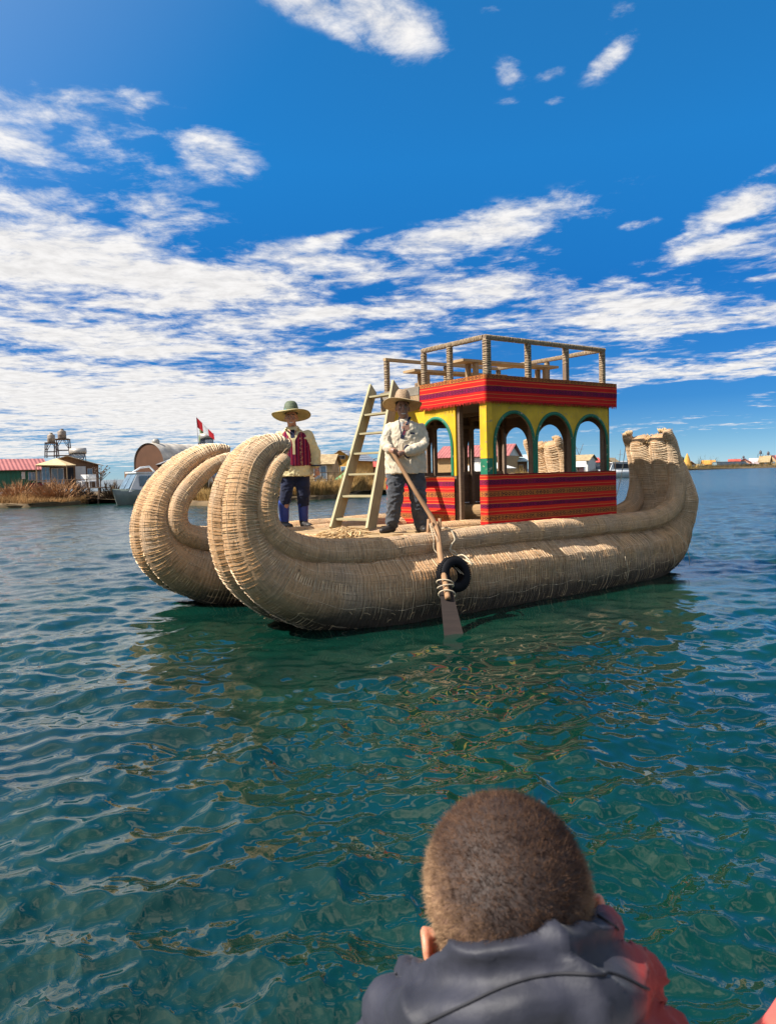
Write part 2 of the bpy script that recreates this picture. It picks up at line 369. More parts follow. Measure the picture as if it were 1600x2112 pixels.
# ------------------------------------------------------------------ reed materials
def reed_mat(name, base, grey, grey_amt, wet_shade=True, streak=(2.2, 95.0)):
    m = bpy.data.materials.new(name); m.use_nodes = True; t = NT(m.node_tree); p = t.n['Principled BSDF']
    tc = t.node('ShaderNodeTexCoord'); uv = tc.outputs['UV']; ob = tc.outputs['Object']
    fib = t.noise(t.mapping(uv, scale=(streak[0], streak[1], 1)), 1.0, 5, 0.65)
    fib2 = t.noise(t.mapping(uv, scale=(streak[0] * 5, streak[1] * 0.5, 1)), 1.0, 4, 0.7)
    patch = t.noise(ob, 1.3, 5, 0.6); spots = t.noise(ob, 7.0, 6, 0.7)
    c = t.ramp(fib, [(0.25, tuple(x * 0.40 for x in base)), (0.42, tuple(x * 0.85 for x in base)), (0.6, base), (0.8, tuple(min(1, x * 1.35) for x in base))])
    c = t.mix(t.rng(fib2, 0.52, 0.72, 0, 0.5), c, tuple(x * 0.45 for x in base))
    c = t.mix(t.rng(patch, 0.40, 0.66, 0.05, grey_amt), c, t.mix(t.rng(fib, 0.3, 0.7), tuple(x * 0.5 for x in grey), tuple(x * 1.4 for x in grey)))
    c = t.mix(t.rng(spots, 0.56, 0.72, 0, 0.65), c, (0.05, 0.035, 0.022))
    if wet_shade:      # soaked reeds plus shade low on the hull, both painted dark by height
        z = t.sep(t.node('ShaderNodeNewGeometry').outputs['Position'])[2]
        wet_shade_z = t.math('ADD', z, t.math('MULTIPLY', t.math('SUBTRACT', t.noise(t.mapping(ob, scale=(1, 1, 3)), 5.0, 6, 0.75), 0.5), 0.34))
        c = t.mix(t.rng(wet_shade_z, 0.30, 0.13, 0, 0.97), c, (0.009, 0.008, 0.007))
        c = t.mix(t.rng(wet_shade_z, 0.50, 0.18, 0, 0.55), c, tuple(x * 0.4 for x in grey))
    t.l.new(c, p.inputs['Base Color']); p.inputs['Roughness'].default_value = 0.78; p.inputs['Specular IOR Level'].default_value = 0.25
    h = t.math('ADD', t.math('MULTIPLY', fib, 1.0), t.math('MULTIPLY', fib2, 0.7))
    b = t.node('ShaderNodeBump', inp={'Strength': 0.8, 'Distance': 0.014, 'Height': h}); t.l.new(b.outputs[0], p.inputs['Normal'])
    return m
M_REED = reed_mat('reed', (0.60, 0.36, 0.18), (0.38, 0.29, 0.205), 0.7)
M_REED_SIDE = reed_mat('weathered_reed', (0.34, 0.245, 0.150), (0.20, 0.175, 0.145), 0.75)
M_REED_DRY = reed_mat('pale_reed', (0.76, 0.53, 0.27), (0.52, 0.39, 0.25), 0.35, wet_shade=False)
M_CORD = mat('binding_cord', (0.76, 0.585, 0.39), 0.85, 0.35, 9)
M_CORD_DARK = mat('weathered_cord', (0.20, 0.16, 0.12), 0.85, 0.35, 9)
M_ROPE = mat('white_rope', (0.50, 0.41, 0.28), 0.85, 0.2, 30)

def wood(name, color, var=0.35, grain=(3, 40, 40), rough=0.75):
    m = bpy.data.materials.new(name); m.use_nodes = True; t = NT(m.node_tree); p = t.n['Principled BSDF']
    ob = t.node('ShaderNodeTexCoord').outputs['UV' if grain is None else 'Object']
    g = t.noise(t.mapping(ob, scale=grain or (3, 45, 1)), 1.0, 6, 0.65, 0.4); big = t.noise(ob, 2.3, 5, 0.6)
    c = t.ramp(g, [(0.25, tuple(x * (1 - var) for x in color)), (0.55, color), (0.8, tuple(min(1, x * (1 + var)) for x in color))])
    c = t.mix(t.rng(big, 0.45, 0.7, 0, 0.4), c, tuple(x * 0.55 for x in color))
    t.l.new(c, p.inputs['Base Color']); p.inputs['Roughness'].default_value = rough; p.inputs['Specular IOR Level'].default_value = 0.3
    b = t.node('ShaderNodeBump', inp={'Strength': 0.5, 'Distance': 0.006, 'Height': g}); t.l.new(b.outputs[0], p.inputs['Normal'])
    return m
M_WOOD = wood('bare_wood', (0.33, 0.22, 0.12)); M_WOOD_UV = wood('plank_wood', (0.40, 0.27, 0.14), grain=None)
M_LADDER = wood('ladder_wood', (0.36, 0.31, 0.18), 0.3, grain=None); M_DARKWOOD = wood('stained_wood', (0.13, 0.085, 0.055), 0.4)
M_POST = wood('post_wood', (0.20, 0.135, 0.09), 0.35); M_OAR = wood('oar_wood', (0.36, 0.20, 0.10), 0.4, grain=None); M_BLADE = wood('blade_wood', (0.022, 0.014, 0.011), 0.4)

# ------------------------------------------------------------------ the reed boat: two hulls of lashed reed bundles, deck and cabin between
boat = thing('reed_boat', BOAT_O, BOAT_A, 'double hulled golden reed boat with curled prows and a red and yellow cabin', 'reed boat')

# centre lines (s along the boat towards the stern, z up, radius) shared by the big bundles, then by the thinner rolls on top of them
MIDS = [(-2.5,.30,.49),(-1.6,.29,.51),(0,.28,.51),(1.3,.28,.50),(2.2,.30,.47),(2.75,.37,.44),(3.08,.52,.385),(3.31,.78,.330),(3.37,1.08,.285),(3.31,1.36,.245),(3.19,1.64,.205),(3.05,1.88,.165),(2.96,2.04,.135),(2.93,2.10,.11)]
BIG = [(-3.60,1.93,.050),(-3.67,1.965,.085),(-3.84,1.945,.128),(-4.03,1.775,.168),(-4.145,1.50,.198),(-4.175,1.18,.215),(-4.12,.91,.25),(-3.95,.67,.315),(-3.62,.47,.385),(-3.15,.35,.44)] + MIDS
BIG_FAR = [(-3.24,1.995,.050),(-3.32,2.005,.080),(-3.55,1.965,.115),(-3.83,1.80,.145),(-4.08,1.53,.180),(-4.215,1.22,.210),(-4.22,.95,.25),(-4.10,.69,.31),(-3.80,.48,.375),(-3.3,.36,.43)] + MIDS
RMID = [(-2.4,.785,.155),(-1.5,.815,.155),(0,.825,.155),(1.3,.815,.155),(2.1,.815,.155),(2.58,.86,.15),(2.98,.99,.145),(3.12,1.22,.14),(3.14,1.48,.125),(3.08,1.74,.110),(3.00,1.97,.095),(2.91,2.11,.080),(2.88,2.19,.06)]
ROLL = [(-3.72,1.84,.050),(-3.75,1.81,.070),(-3.865,1.70,.088),(-3.96,1.51,.105),(-4.005,1.29,.115),(-3.965,1.10,.125),(-3.79,.945,.145),(-3.50,.835,.155),(-3.0,.785,.158)] + RMID
ROLL_FAR = [(-3.25,1.90,.055),(-3.34,1.88,.080),(-3.58,1.785,.098),(-3.82,1.595,.118),(-4.01,1.37,.122),(-4.075,1.14,.128),(-4.01,.97,.135),(-3.80,.87,.15),(-3.4,.81,.158),(-3.0,.785,.158)] + RMID
def plan(s, mid, bow, stern):
    """sideways position along the boat: full amidships, drawn in at both ends"""
    return np.interp(s, [-4.2, -3.4, -2.2, -0.3, 1.2, 2.8, 3.9], [bow, bow * .45 + mid * .55, mid, mid * .93 + bow * .07, mid * .85 + stern * .15, mid * .45 + stern * .55, stern])
def bundle_path(prof, mid, bow, stern, tips, step):
    c = spline([(s, plan(s, mid, bow, stern), z, r) for s, z, r in prof], step)
    ts = np.interp(c[:, 0], [-4.2, -4.0], [0, 0])
    n = len(c); r0 = max(q[2] for q in prof)
    mean = -1.16 if mid < 0 else 1.16                  # the tips of a hull are drawn together
    k = np.clip((c[:, 2] - 1.0) / 1.0, 0, 1) ** 1.3 * (c[:, 0] < 0) * (.55 if r0 > .3 else .30); c[:, 1] = c[:, 1] * (1 - k) + mean * k
    for _ in range(30): c[1:-1, 1] = (c[:-2, 1] + c[1:-1, 1] * 2 + c[2:, 1]) / 4
    k = np.arange(n) / n
    return c
def bundle(name, prof, mid, bow, stern, seed, material, n=36, gap=0.036, cord=0.0042, label=None, threads=14, cordmat=None, fray=0):
    big = name == 'hull_bundle'
    g = np.random.default_rng(seed)
    c = bundle_path(prof, mid, bow, stern, 0, 0.0108)
    u = np.concatenate([[0], np.cumsum(np.linalg.norm(np.diff(c[:, :3], axis=0), axis=1))]); L = u[-1]
    pos = [0.03]
    while pos[-1] < L - 0.05: pos.append(pos[-1] + gap * g.uniform(0.75, 1.3) * (0.72 if (pos[-1] < 2.2 or pos[-1] > L - 2.0) else 1.1))
    pos = np.array(pos)
    near = np.abs(u[:, None] - pos[None]).min(1)
    lump = np.array([mnoise.noise(Vector((seed * 3.1, x * 1.7, 0))) * 0.035 + mnoise.noise(Vector((seed * 5.3, x * 6.0, 4))) * 0.012 for x in u])
    rad = c[:, 3] * (1 + lump) * (1 - np.where(c[:, 0] > 2.6, .006, .020) * np.exp(-(near / 0.008) ** 2))
    v, f, uv = tube_data(c[:, :3], rad, n, True, (0, 1, 0))
    V = v.reshape(len(c), n, 3)
    # every bundle is a little out of round, so no two outlines are the same
    cen = c[:, None, :3]; th = 2 * math.pi * np.arange(n) / n
    wob = np.array([[mnoise.noise(Vector((math.cos(a) * 1.3 + seed, math.sin(a) * 1.3, x * 1.1))) for a in th] for x in u[::8]])
    wob = np.stack([np.interp(u, u[::8], wob[:, q]) for q in range(n)], -1)
    fine = g.normal(size=(1, n)) * 0.013 + g.normal(size=(len(c), n)) * 0.0035
    V = cen + (V - cen) * (1 + 0.085 * wob + fine)[..., None]
    if big:                                           # the stern spreads into a broad scoop
        k_ = np.clip((c[:, 0] - 2.7) / .5, 0, 1) * np.clip((c[:, 2] - .7) / .4, 0, 1); V[..., 1] = c[:, None, 1] + (V[..., 1] - c[:, None, 1]) * (1 + .45 * k_)[:, None]
    o = obj(name, V.reshape(-1, 3), f, material, boat, True, uv, None, label)
    cb = MB()
    for x in pos:                                     # one lashing after another round the bundle
        i = int(np.searchsorted(u, x)); i = min(max(i, 1), len(c) - 2)
        ring = V[i] + (V[min(i + 2, len(c) - 1)] - V[i]) * (0.5 * np.sin(th + g.uniform(0, 6.3)) * g.uniform(0, 1))[:, None]
        ring = c[i, :3] + (ring - c[i, :3]) * (1 + 0.6 * cord / c[i, 3])
        m = 28 if c[i, 3] > 0.2 else 20
        idx = np.linspace(0, n, m, endpoint=False).astype(int); ring = ring[idx]
        cr = cord * g.uniform(0.75, 1.35) * (1.25 if x < 2.2 else .6 if x > L - 2 else 0.95)
        out = (ring - c[i, :3]); out /= np.linalg.norm(out, axis=1)[:, None]
        tan = c[i + 1, :3] - c[i - 1, :3]; tan /= np.linalg.norm(tan)
        q = np.concatenate([ring + out * cr * a + tan * cr * b_ for a, b_ in ((1, 0), (0, 1), (-1, 0), (0, -1))])
        cb.add(q, [(p_ * m + k, p_ * m + (k + 1) % m, ((p_ + 1) % 4) * m + (k + 1) % m, ((p_ + 1) % 4) * m + k) for p_ in range(3) for k in range(m)])
    for k in range(threads):                          # lengthwise cords that knot the lashings into a net
        a = k + g.uniform(-.3, .3)
        st = np.arange(2, len(c) - 2, 5); col_ = (a * n / threads + 0.22 * np.sin(st * 0.11 + k) + np.cumsum(g.normal(size=len(st)) * 0.03)) % n
        lo = np.floor(col_).astype(int); fr = (col_ - lo)[:, None]
        P = V[st, lo % n] * (1 - fr) + V[st, (lo + 1) % n] * fr
        P = c[st, :3] + (P - c[st, :3]) * (1 + 0.5 * cord / c[st, 3])[:, None]
        cb.tube(P, cord * 0.5, 3, False)
    st = MB()                                         # loose ends of reed standing off the skin
    for _ in range(700 if big else 300):
        i = int(g.integers(4, len(c) - 4)); q = int(g.integers(0, n)); p0 = V[i, q]; out = p0 - c[i, :3]; out /= np.linalg.norm(out); tn = c[i + 3, :3] - c[i - 3, :3]; tn /= np.linalg.norm(tn)
        if p0[2] < .02: continue
        l = g.uniform(.03, .11) * (1 if g.uniform() < .5 else -1); st.tube([p0 - out * .002, p0 + tn * l * .6 + out * .005, p0 + tn * l + out * g.uniform(.004, .022) - np.array([0, 0, g.uniform(0, .02)])], [.0032, .003, .002], 3, False)
    so = st.build('loose_reeds', M_REED_DRY, o); so['kind'] = 'stuff'
    co = cb.build('binding_cord', cordmat or M_CORD, o); co['kind'] = 'stuff'
    return o, c, V
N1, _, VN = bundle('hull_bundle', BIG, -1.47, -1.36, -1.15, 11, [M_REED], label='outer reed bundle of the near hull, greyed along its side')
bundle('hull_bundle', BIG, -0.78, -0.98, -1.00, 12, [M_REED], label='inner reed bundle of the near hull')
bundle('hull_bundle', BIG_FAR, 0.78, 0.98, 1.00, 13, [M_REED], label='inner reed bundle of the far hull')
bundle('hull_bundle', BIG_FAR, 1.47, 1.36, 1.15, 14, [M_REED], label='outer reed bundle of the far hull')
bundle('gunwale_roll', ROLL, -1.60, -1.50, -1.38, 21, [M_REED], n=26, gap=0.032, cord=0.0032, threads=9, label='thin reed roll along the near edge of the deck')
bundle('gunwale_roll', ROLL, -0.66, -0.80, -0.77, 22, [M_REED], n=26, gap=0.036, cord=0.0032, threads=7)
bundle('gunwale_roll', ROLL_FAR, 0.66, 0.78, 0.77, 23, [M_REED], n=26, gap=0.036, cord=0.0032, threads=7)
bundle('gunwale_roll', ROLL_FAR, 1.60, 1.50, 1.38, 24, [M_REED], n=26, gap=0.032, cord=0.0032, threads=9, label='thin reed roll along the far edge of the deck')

# frayed ends: cut reeds sticking out of the tips
def frayed(center, axis, r, length, count, seed, spread=0.25, mat_=None, name='frayed_reeds'):
    g = np.random.default_rng(seed); m = MB(); axis = np.array(axis, float); axis /= np.linalg.norm(axis)
    a = np.cross(axis, [0, 1, 0.1]); a /= np.linalg.norm(a); b_ = np.cross(axis, a)
    for _ in range(count):
        q = math.sqrt(g.uniform(0, 1)) * r; th = g.uniform(0, 6.28)
        p0 = np.array(center) + a * q * math.cos(th) + b_ * q * math.sin(th) - axis * 0.05
        d = axis + (a * math.cos(th) + b_ * math.sin(th)) * spread * q / r + g.normal(size=3) * 0.07
        m.tube([p0, p0 + d * length * g.uniform(0.5, 1.1)], [0.006, 0.004], 4, True)
    o = m.build(name, mat_ or M_REED_DRY, boat); o['kind'] = 'stuff'; return o
for sgn in (-1, 1):
    for tt in (1.17, 0.98): frayed((2.92, sgn * tt, 2.10), (-0.6, 0, 0.75), 0.12, 0.035, 170, 30 + int(tt * 10) + sgn, 0.25)
    for tt in (1.38, 0.77): frayed((2.878, sgn * tt, 2.20), (-0.2, 0, 0.97), 0.05, 0.07, 70, 50 + int(tt * 10) + sgn, 0.2)
    bx, bz, rx, rz = (-3.64, 1.855, -3.69, 1.76) if sgn < 0 else (-3.24, 1.985, -3.27, 1.885)
    for tt in (1.25, 1.08): frayed((bx, sgn * tt, bz), (0.9, 0, -0.35), 0.06, 0.06, 70, 70 + int(tt * 10) + sgn, 0.3)
    for tt in (1.41, 0.90): frayed((rx, sgn * tt, rz), (0.8, 0, 0.15), 0.06, 0.06, 60, 90 + int(tt * 10) + sgn, 0.4)

# deck: a thick bed of cut reeds, planks over it
def deck_z(s, t): return 0.845 + 0.02 * mnoise.noise(Vector((s * 1.5, t * 1.5, 3))) + 0.012 * mnoise.noise(Vector((s * 6, t * 6, 9)))
dv = []; duv = []; df = []; ns, nt_ = 90, 50
for a in range(ns):
    for b_ in range(nt_):
        s = -3.45 + 6.4 * a / (ns - 1); lim = abs(plan(s, 1.52, 1.40, 1.35)); q = -lim + 2 * lim * b_ / (nt_ - 1)
        z = deck_z(s, q) + 0.10 * max(0, (-2.95 - s) / 0.5) ** 2
        dv.append((s, q, z)); duv.append((q, s))
        if a < ns - 1 and b_ < nt_ - 1: i0 = a * nt_ + b_; df.append((i0, i0 + nt_, i0 + nt_ + 1, i0 + 1))
nb = len(dv)
for a in range(nb): x = dv[a]; dv.append((x[0], x[1], x[2] - 0.10)); duv.append(duv[a])
df += [tuple(nb + i for i in reversed(q)) for q in list(df)]
deck = obj('deck', dv, df, M_REED_DRY, boat, True, duv)
g = np.random.default_rng(5); m = MB()
for _ in range(900):                                  # loose straw on the deck
    s, q = g.uniform(-3.3, 2.6), g.uniform(-1.4, 1.4); an = g.normal() * 0.7 + (0 if g.uniform() < .5 else 1.5); l = g.uniform(.06, .3)
    z = 0.875 + g.uniform(0, 0.02)
    m.tube([(s, q, z), (s + math.cos(an) * l, q + math.sin(an) * l, z + g.uniform(-.01, .02))], g.uniform(.002, .004), 3, False)
o = m.build('loose_straw', M_REED_DRY, deck); o['kind'] = 'stuff'
for k, (s, q0, q1, wd, rot) in enumerate([(-2.62,-1.15,1.25,.17,.05),(-2.40,-1.30,1.30,.19,-.03),(-2.15,-1.2,1.2,.16,.02),(-1.90,-1.25,1.3,.2,-.02),(-1.62,-1.2,1.25,.18,.03),(-1.35,-1.25,1.25,.2,0),(-1.08,-1.2,1.2,.18,.02)]):
    MB().bar((s + rot, q0, .895 + .004 * (k % 3)), (s - rot, q1, .895 + .004 * (k % 3)), wd, 0.025, (1, 0, 0)).build('plank', M_WOOD_UV, deck, False)
mound = MB(); g = np.random.default_rng(8)
for _ in range(420):                                  # heap of cut reeds by the near roll
    a = g.uniform(0, 6.28); q = math.sqrt(g.uniform()); cx, cy = -2.62 + .34 * q * math.cos(a), -0.78 + .26 * q * math.sin(a)
    z = .90 + .10 * (1 - q * q) * g.uniform(.7, 1.1); d = g.normal() * .35 + .4; l = g.uniform(.08, .2)
    mound.tube([(cx - l * math.cos(d), cy - l * math.sin(d), z - .02), (cx, cy, z + .008), (cx + l * math.cos(d), cy + l * math.sin(d), z - .02)], .006, 4, False)
o = mound.build('reed_heap', M_REED_DRY, deck); o['kind'] = 'stuff'

# ------------------------------------------------------------------ cabin
def worn_paint(name, c, under, thr):
    m = bpy.data.materials.new(name); m.use_nodes = True; t = NT(m.node_tree); p = t.n['Principled BSDF']; ob = t.node('ShaderNodeTexCoord').outputs['Object']
    n_ = t.noise(ob, 3.0, 6, .6); ch = t.noise(ob, 16.0, 5, .65); dr = t.noise(t.mapping(ob, scale=(14, 14, 1.2)), 1.0, 4, .6)
    k = t.mix(t.rng(n_, .3, .7), tuple(x * .82 for x in c), tuple(min(1, x * 1.15) for x in c)); k = t.mix(t.rng(dr, .5, .75, 0, .35), k, tuple(x * .5 + .02 for x in c)); k = t.mix(t.rng(ch, thr, thr + .05, 0, .85), k, under)
    t.l.new(k, p.inputs['Base Color']); p.inputs['Roughness'].default_value = .6; p.inputs['Specular IOR Level'].default_value = .3
    b = t.node('ShaderNodeBump', inp={'Strength': .3, 'Distance': .004, 'Height': t.math('ADD', ch, dr)}); t.l.new(b.outputs[0], p.inputs['Normal']); return m
C0, C1, T0, T1 = -0.65, 1.84, -1.19, 1.02
ZS, ZB, ZT, ZR = 1.58, 2.54, 2.86, 3.36               # sill, underside of the band, roof, hand rail
M_YELLOW = worn_paint('yellow_paint', (0.60, 0.36, 0.014), (0.30, 0.20, 0.10), .60)
M_GREEN = worn_paint('green_paint', (0.012, 0.14, 0.075), (0.42, 0.33, 0.22), .60)
M_INNER = wood('cabin_lining', (0.16, 0.10, 0.065), 0.35)

def arch_wall(length, zlo, zhi, arches, thick):
    """upright panel along x with arched openings (centre, half width, spring z, rise); outside face at y = 0, inside at y = thick"""
    xs = set(np.linspace(0, length, 60).tolist())
    for c, hw, sp, rise in arches: xs |= set((c + hw * np.cos(np.linspace(0, math.pi, 29))).tolist())
    def low(x):
        for c, hw, sp, rise in arches:
            if c - hw < x < c + hw: return sp + rise * math.sqrt(max(0, 1 - ((x - c) / hw) ** 2)) ** 0.9
        return zlo
    cols = []
    for x in sorted(xs):
        a, b_ = low(x - 1e-5), low(x + 1e-5)
        cols.append((x, a))
        if abs(a - b_) > 1e-3: cols.append((x, b_))
    v = []; f = []; mi = []
    for y in (0, thick):
        for x, z in cols: v += [(x, y, z), (x, y, zhi)]
    n = 2 * len(cols)
    for i in range(len(cols) - 1):
        a, b_ = 2 * i, 2 * i + 2
        if cols[i + 1][0] - cols[i][0] > 1e-6:
            f.append((a, b_, b_ + 1, a + 1)); mi.append(0)
            f.append((n + a, n + a + 1, n + b_ + 1, n + b_)); mi.append(1)
        f.append((a, n + a, n + b_, b_)); mi.append(1)
    f.append((0, 1, n + 1, n)); mi.append(0); f.append((n - 2, 2 * n - 2, 2 * n - 1, n - 1)); mi.append(0)
    return v, f, mi
def arch_trim(c, hw, zlo, sp, rise, wd, yo):
    pts = [(c - hw, zlo)] + [(c - hw * math.cos(a), sp + rise * math.sin(a) ** 0.9) for a in np.linspace(0, math.pi, 37)] + [(c + hw, zlo)]
    pts = np.array(pts); tan = np.gradient(pts, axis=0); tan /= np.linalg.norm(tan, axis=1)[:, None]
    nrm = np.stack([-tan[:, 1], tan[:, 0]], -1); out = pts + nrm * wd; pin = pts - nrm * 0.004
    v = [(x, yo, z) for x, z in pin] + [(x, yo, z) for x, z in out] + [(x, yo + .012, z) for x, z in pin] + [(x, yo + .012, z) for x, z in out]
    n = len(pts); f = []
    for i in range(n - 1):
        f += [(i, i + 1, n + i + 1, n + i), (i, 2*n+i, 2*n+i+1, i+1), (n+i, n+i+1, 3*n+i+1, 3*n+i)]
    return v, f
cabin = MB()
cabin.box((C0 - .03, T0 - .03, ZB + .02), (C1 + .10, T1 + .03, ZB + .06))        # ceiling boards
cabin.box((C0 - .03, T0 - .03, ZT - .05), (C1 + .10, T1 + .03, ZT - .005))
cabin = cabin.build('cabin', M_DARKWOOD, boat, False, label='open cabin with yellow arched walls, red woven bands and a railed roof')
def place(o, p, rz): o.location = p; o.rotation_euler = (0, 0, rz); return o
side_arches = [(-0.145 - C0, .352, 1.95, .44), (0.640 - C0, .352, 1.95, .44), (1.420 - C0, .352, 1.95, .43)]
v, f, mi = arch_wall(C1 - C0, .90, ZB + .02, side_arches, .03)
# the openings end on the sill; below it the wall is boarded
def sill_wall(v): return v
def wall(name, length, arches, loc, rz, lab):
    v, f, mi = arch_wall(length, ZS, ZB + .02, arches, .03)
    w_ = place(obj(name, v, f, [M_YELLOW, M_INNER], cabin, False, None, mi, lab), loc, rz)
    return w_
W1 = wall('arch_wall', C1 - C0, side_arches, (C0, T0, 0), 0, 'near cabin wall with three green edged arches')
W2 = wall('arch_wall', C1 - C0, side_arches, (C1, T1, 0), math.pi, None)
front_arches = [(.40, .30, 1.95, .42), (1.18, .33, 1.95, .42)]
W3 = wall('arch_wall', 1.60, front_arches, (C0, T1, 0), -math.pi / 2, 'front cabin wall with two green edged arches beside the doorway')
back_arches = [(.40, .31, 1.95, .40), (1.16, .31, 1.95, .40), (1.90, .29, 1.95, .40)]
W4 = wall('arch_wall', T1 - T0, back_arches, (C1, T0, 0), math.pi / 2, None)
for (loc, rz, arcs) in (((C0, T0, 0), 0, side_arches), ((C0, T1, 0), -math.pi / 2, front_arches)):
    for (c, hw, sp, rise) in arcs:
        v, f = arch_trim(c, hw, ZS + .004, sp, rise, .042, -.012)
        place(obj('arch_trim', v, f, M_GREEN, cabin, True), loc, rz)
# corner pillar beside the doorway, yellow over green
pm = MB(); pm.box((C0 - .014, T0 - .012, 1.80), (C0 + .09, T0 + .115, ZB + .01)); pm.build('corner_pillar', M_YELLOW, cabin, False)
pm = MB(); pm.box((C0 - .014, T0 - .012, ZS - .02), (C0 + .09, T0 + .115, 1.796)); pm.build('corner_pillar', M_GREEN, cabin, False, label='green foot of the corner pillar')
def lowboard(lo, hi): MB().box(lo, hi).build('wall_board', M_INNER, cabin, False)
for k in range(3):
    z0, z1 = .89 + .232 * k, .89 + .232 * k + .226
    lowboard((C0, T0, z0), (C1, T0 + .025, z1)); lowboard((C0, T1 - .025, z0), (C1, T1, z1)); lowboard((C0, -.58, z0), (C0 + .025, T1, z1)); lowboard((C1 - .025, T0 + .03, z0), (C1, T1 - .03, z1))
for (x, y) in ((C0 + .06, T1 - .07), (.25, T1 - .06), (1.04, T1 - .06), (C1 - .06, T1 - .07), (.25, T0 + .065), (1.04, T0 + .065), (C1 - .06, T0 + .07), (C0 + .06, -.60)):
    MB().box((x - .032, y - .032, .86), (x + .032, y + .032, ZB + .02)).build('post', M_POST, cabin, False)
for (p0, p1) in (((C0 + .10, T1 - .09, 1.5), (.18, T1 - .09, .90)), ((.32, T1 - .09, 1.5), (.9, T1 - .09, .92))):
    MB().bar(p0, p1, .06, .03, (0, 0, 1)).build('brace', M_POST, cabin, False)
for (p0, p1) in (((C0 + .05, T1 - .05, 2.36), (C1 - .05, T1 - .05, 2.36)), ((C0 + .05, T0 + .06, 2.46), (C1 - .05, T0 + .06, 2.46)), ((.25, T0 + .04, 2.48), (.25, T1 - .04, 2.48)), ((1.04, T0 + .04, 2.48), (1.04, T1 - .04, 2.48)), ((C0 + .03, T1 - .04, 1.60), (C1, T1 - .04, 1.60))):
    MB().bar(p0, p1, .05, .05).build('beam', M_POST, cabin, False)

# woven cloth: stripes and rows of little figures
def textile(name, rows, height, bright=1.0):
    m = bpy.data.materials.new(name); m.use_nodes = True; t = NT(m.node_tree); p = t.n['Principled BSDF']
    uv = t.node('ShaderNodeTexCoord').outputs['UV']; x, y, _ = t.sep(uv)
    wig = t.math('MULTIPLY', t.math('SUBTRACT', t.noise(uv, 5, 3), 0.5), 0.012)
    v = t.math('DIVIDE', t.math('ADD', y, wig), height)
    RED = (0.58, 0.014, 0.012); DK = (0.20, 0.004, 0.012); OR = (0.62, 0.20, 0.05); PU = (0.20, 0.008, 0.055); OC = (0.40, 0.14, 0.03); HOT = (0.68, 0.03, 0.014)
    pal = {'r': RED, 'd': DK, 'o': OR, 'p': PU, 'c': OC, 'h': HOT}
    stops = []; fig = None; at = 0.0
    for wd, k in rows:
        stops.append((at, pal[k]))
        if k in 'pc':
            mid = at + wd / 2
            band = t.rng(t.math('ABSOLUTE', t.math('SUBTRACT', v, mid)), wd * 0.40, wd * 0.33)
            q = t.math('DIVIDE', t.math('SUBTRACT', v, mid), wd)
            # figures: diamonds, bars and little birds in turn
            fr = t.math('ABSOLUTE', t.math('SUBTRACT', t.math('FRACT', t.math('MULTIPLY', x, 15.0)), 0.5))
            dia = t.math('ABSOLUTE', t.math('SUBTRACT', t.math('ADD', fr, t.math('ABSOLUTE', q)), 0.34))
            shape = t.math('MAXIMUM', t.rng(dia, 0.13, 0.07), t.rng(t.noise(t.mapping(uv, scale=(38, 52, 1)), 1.0, 2), 0.56, 0.62))
            g_ = t.math('MULTIPLY', band, shape)
            g_ = t.math('MULTIPLY', g_, t.rng(t.math('FRACT', t.math('MULTIPLY', x, 3.1)), 0.05, 0.12))
            fig = g_ if fig is None else t.math('MAXIMUM', fig, g_)
        at += wd
    c = t.ramp(v, stops[:32], 'CONSTANT')
    c = t.mix(t.math('MULTIPLY', fig, 0.88), c, (0.022, 0.012, 0.02))
    weave = t.noise(t.mapping(uv, scale=(60, 260, 1)), 1.0, 3, 0.6)
    c = t.mix(t.rng(weave, 0.3, 0.7, 0.28, 0.0), c, (0.10, 0.004, 0.01))
    c = t.mix(t.rng(t.noise(uv, 2.5, 4), 0.45, 0.75, 0.0, 0.25), c, (0.35, 0.03, 0.02))
    t.l.new(c, p.inputs['Base Color']); p.inputs['Roughness'].default_value = 0.9; p.inputs['Specular IOR Level'].default_value = 0.15
    b = t.node('ShaderNodeBump', inp={'Strength': 0.3, 'Distance': 0.004, 'Height': weave}); t.l.new(b.outputs[0], p.inputs['Normal'])
    return m
def norm(rows): s = sum(a for a, _ in rows); return [(a / s, k) for a, k in rows]
LOW = norm([(3,'d'),(1,'o'),(6,'r'),(1.0,'o'),(1,'d'),(8,'c'),(1,'d'),(.8,'o'),(5,'r'),(1,'o'),(5,'h'),(1,'d'),(6.5,'p'),(1,'d'),(.8,'o'),(5,'r'),(.8,'o'),(5,'h'),(.9,'d'),(9,'c'),(.9,'d'),(1,'o'),(5,'r'),(.8,'o'),(4,'r'),(1,'d'),(8,'p'),(1,'d'),(.8,'o'),(5,'h'),(1,'o'),(4,'d')])
TOP = norm([(1.5,'d'),(4,'r'),(.7,'o'),(5,'r'),(.7,'d'),(.7,'o'),(4,'r'),(1,'d'),(8,'p'),(1,'d'),(.8,'o'),(7,'r'),(.8,'o'),(2,'h'),(1.2,'d'),(8,'c'),(2,'d')])
M_CLOTH_LOW = textile('woven_cloth_wall', LOW, 0.70); M_CLOTH_TOP = textile('woven_cloth_band', TOP, 0.36)
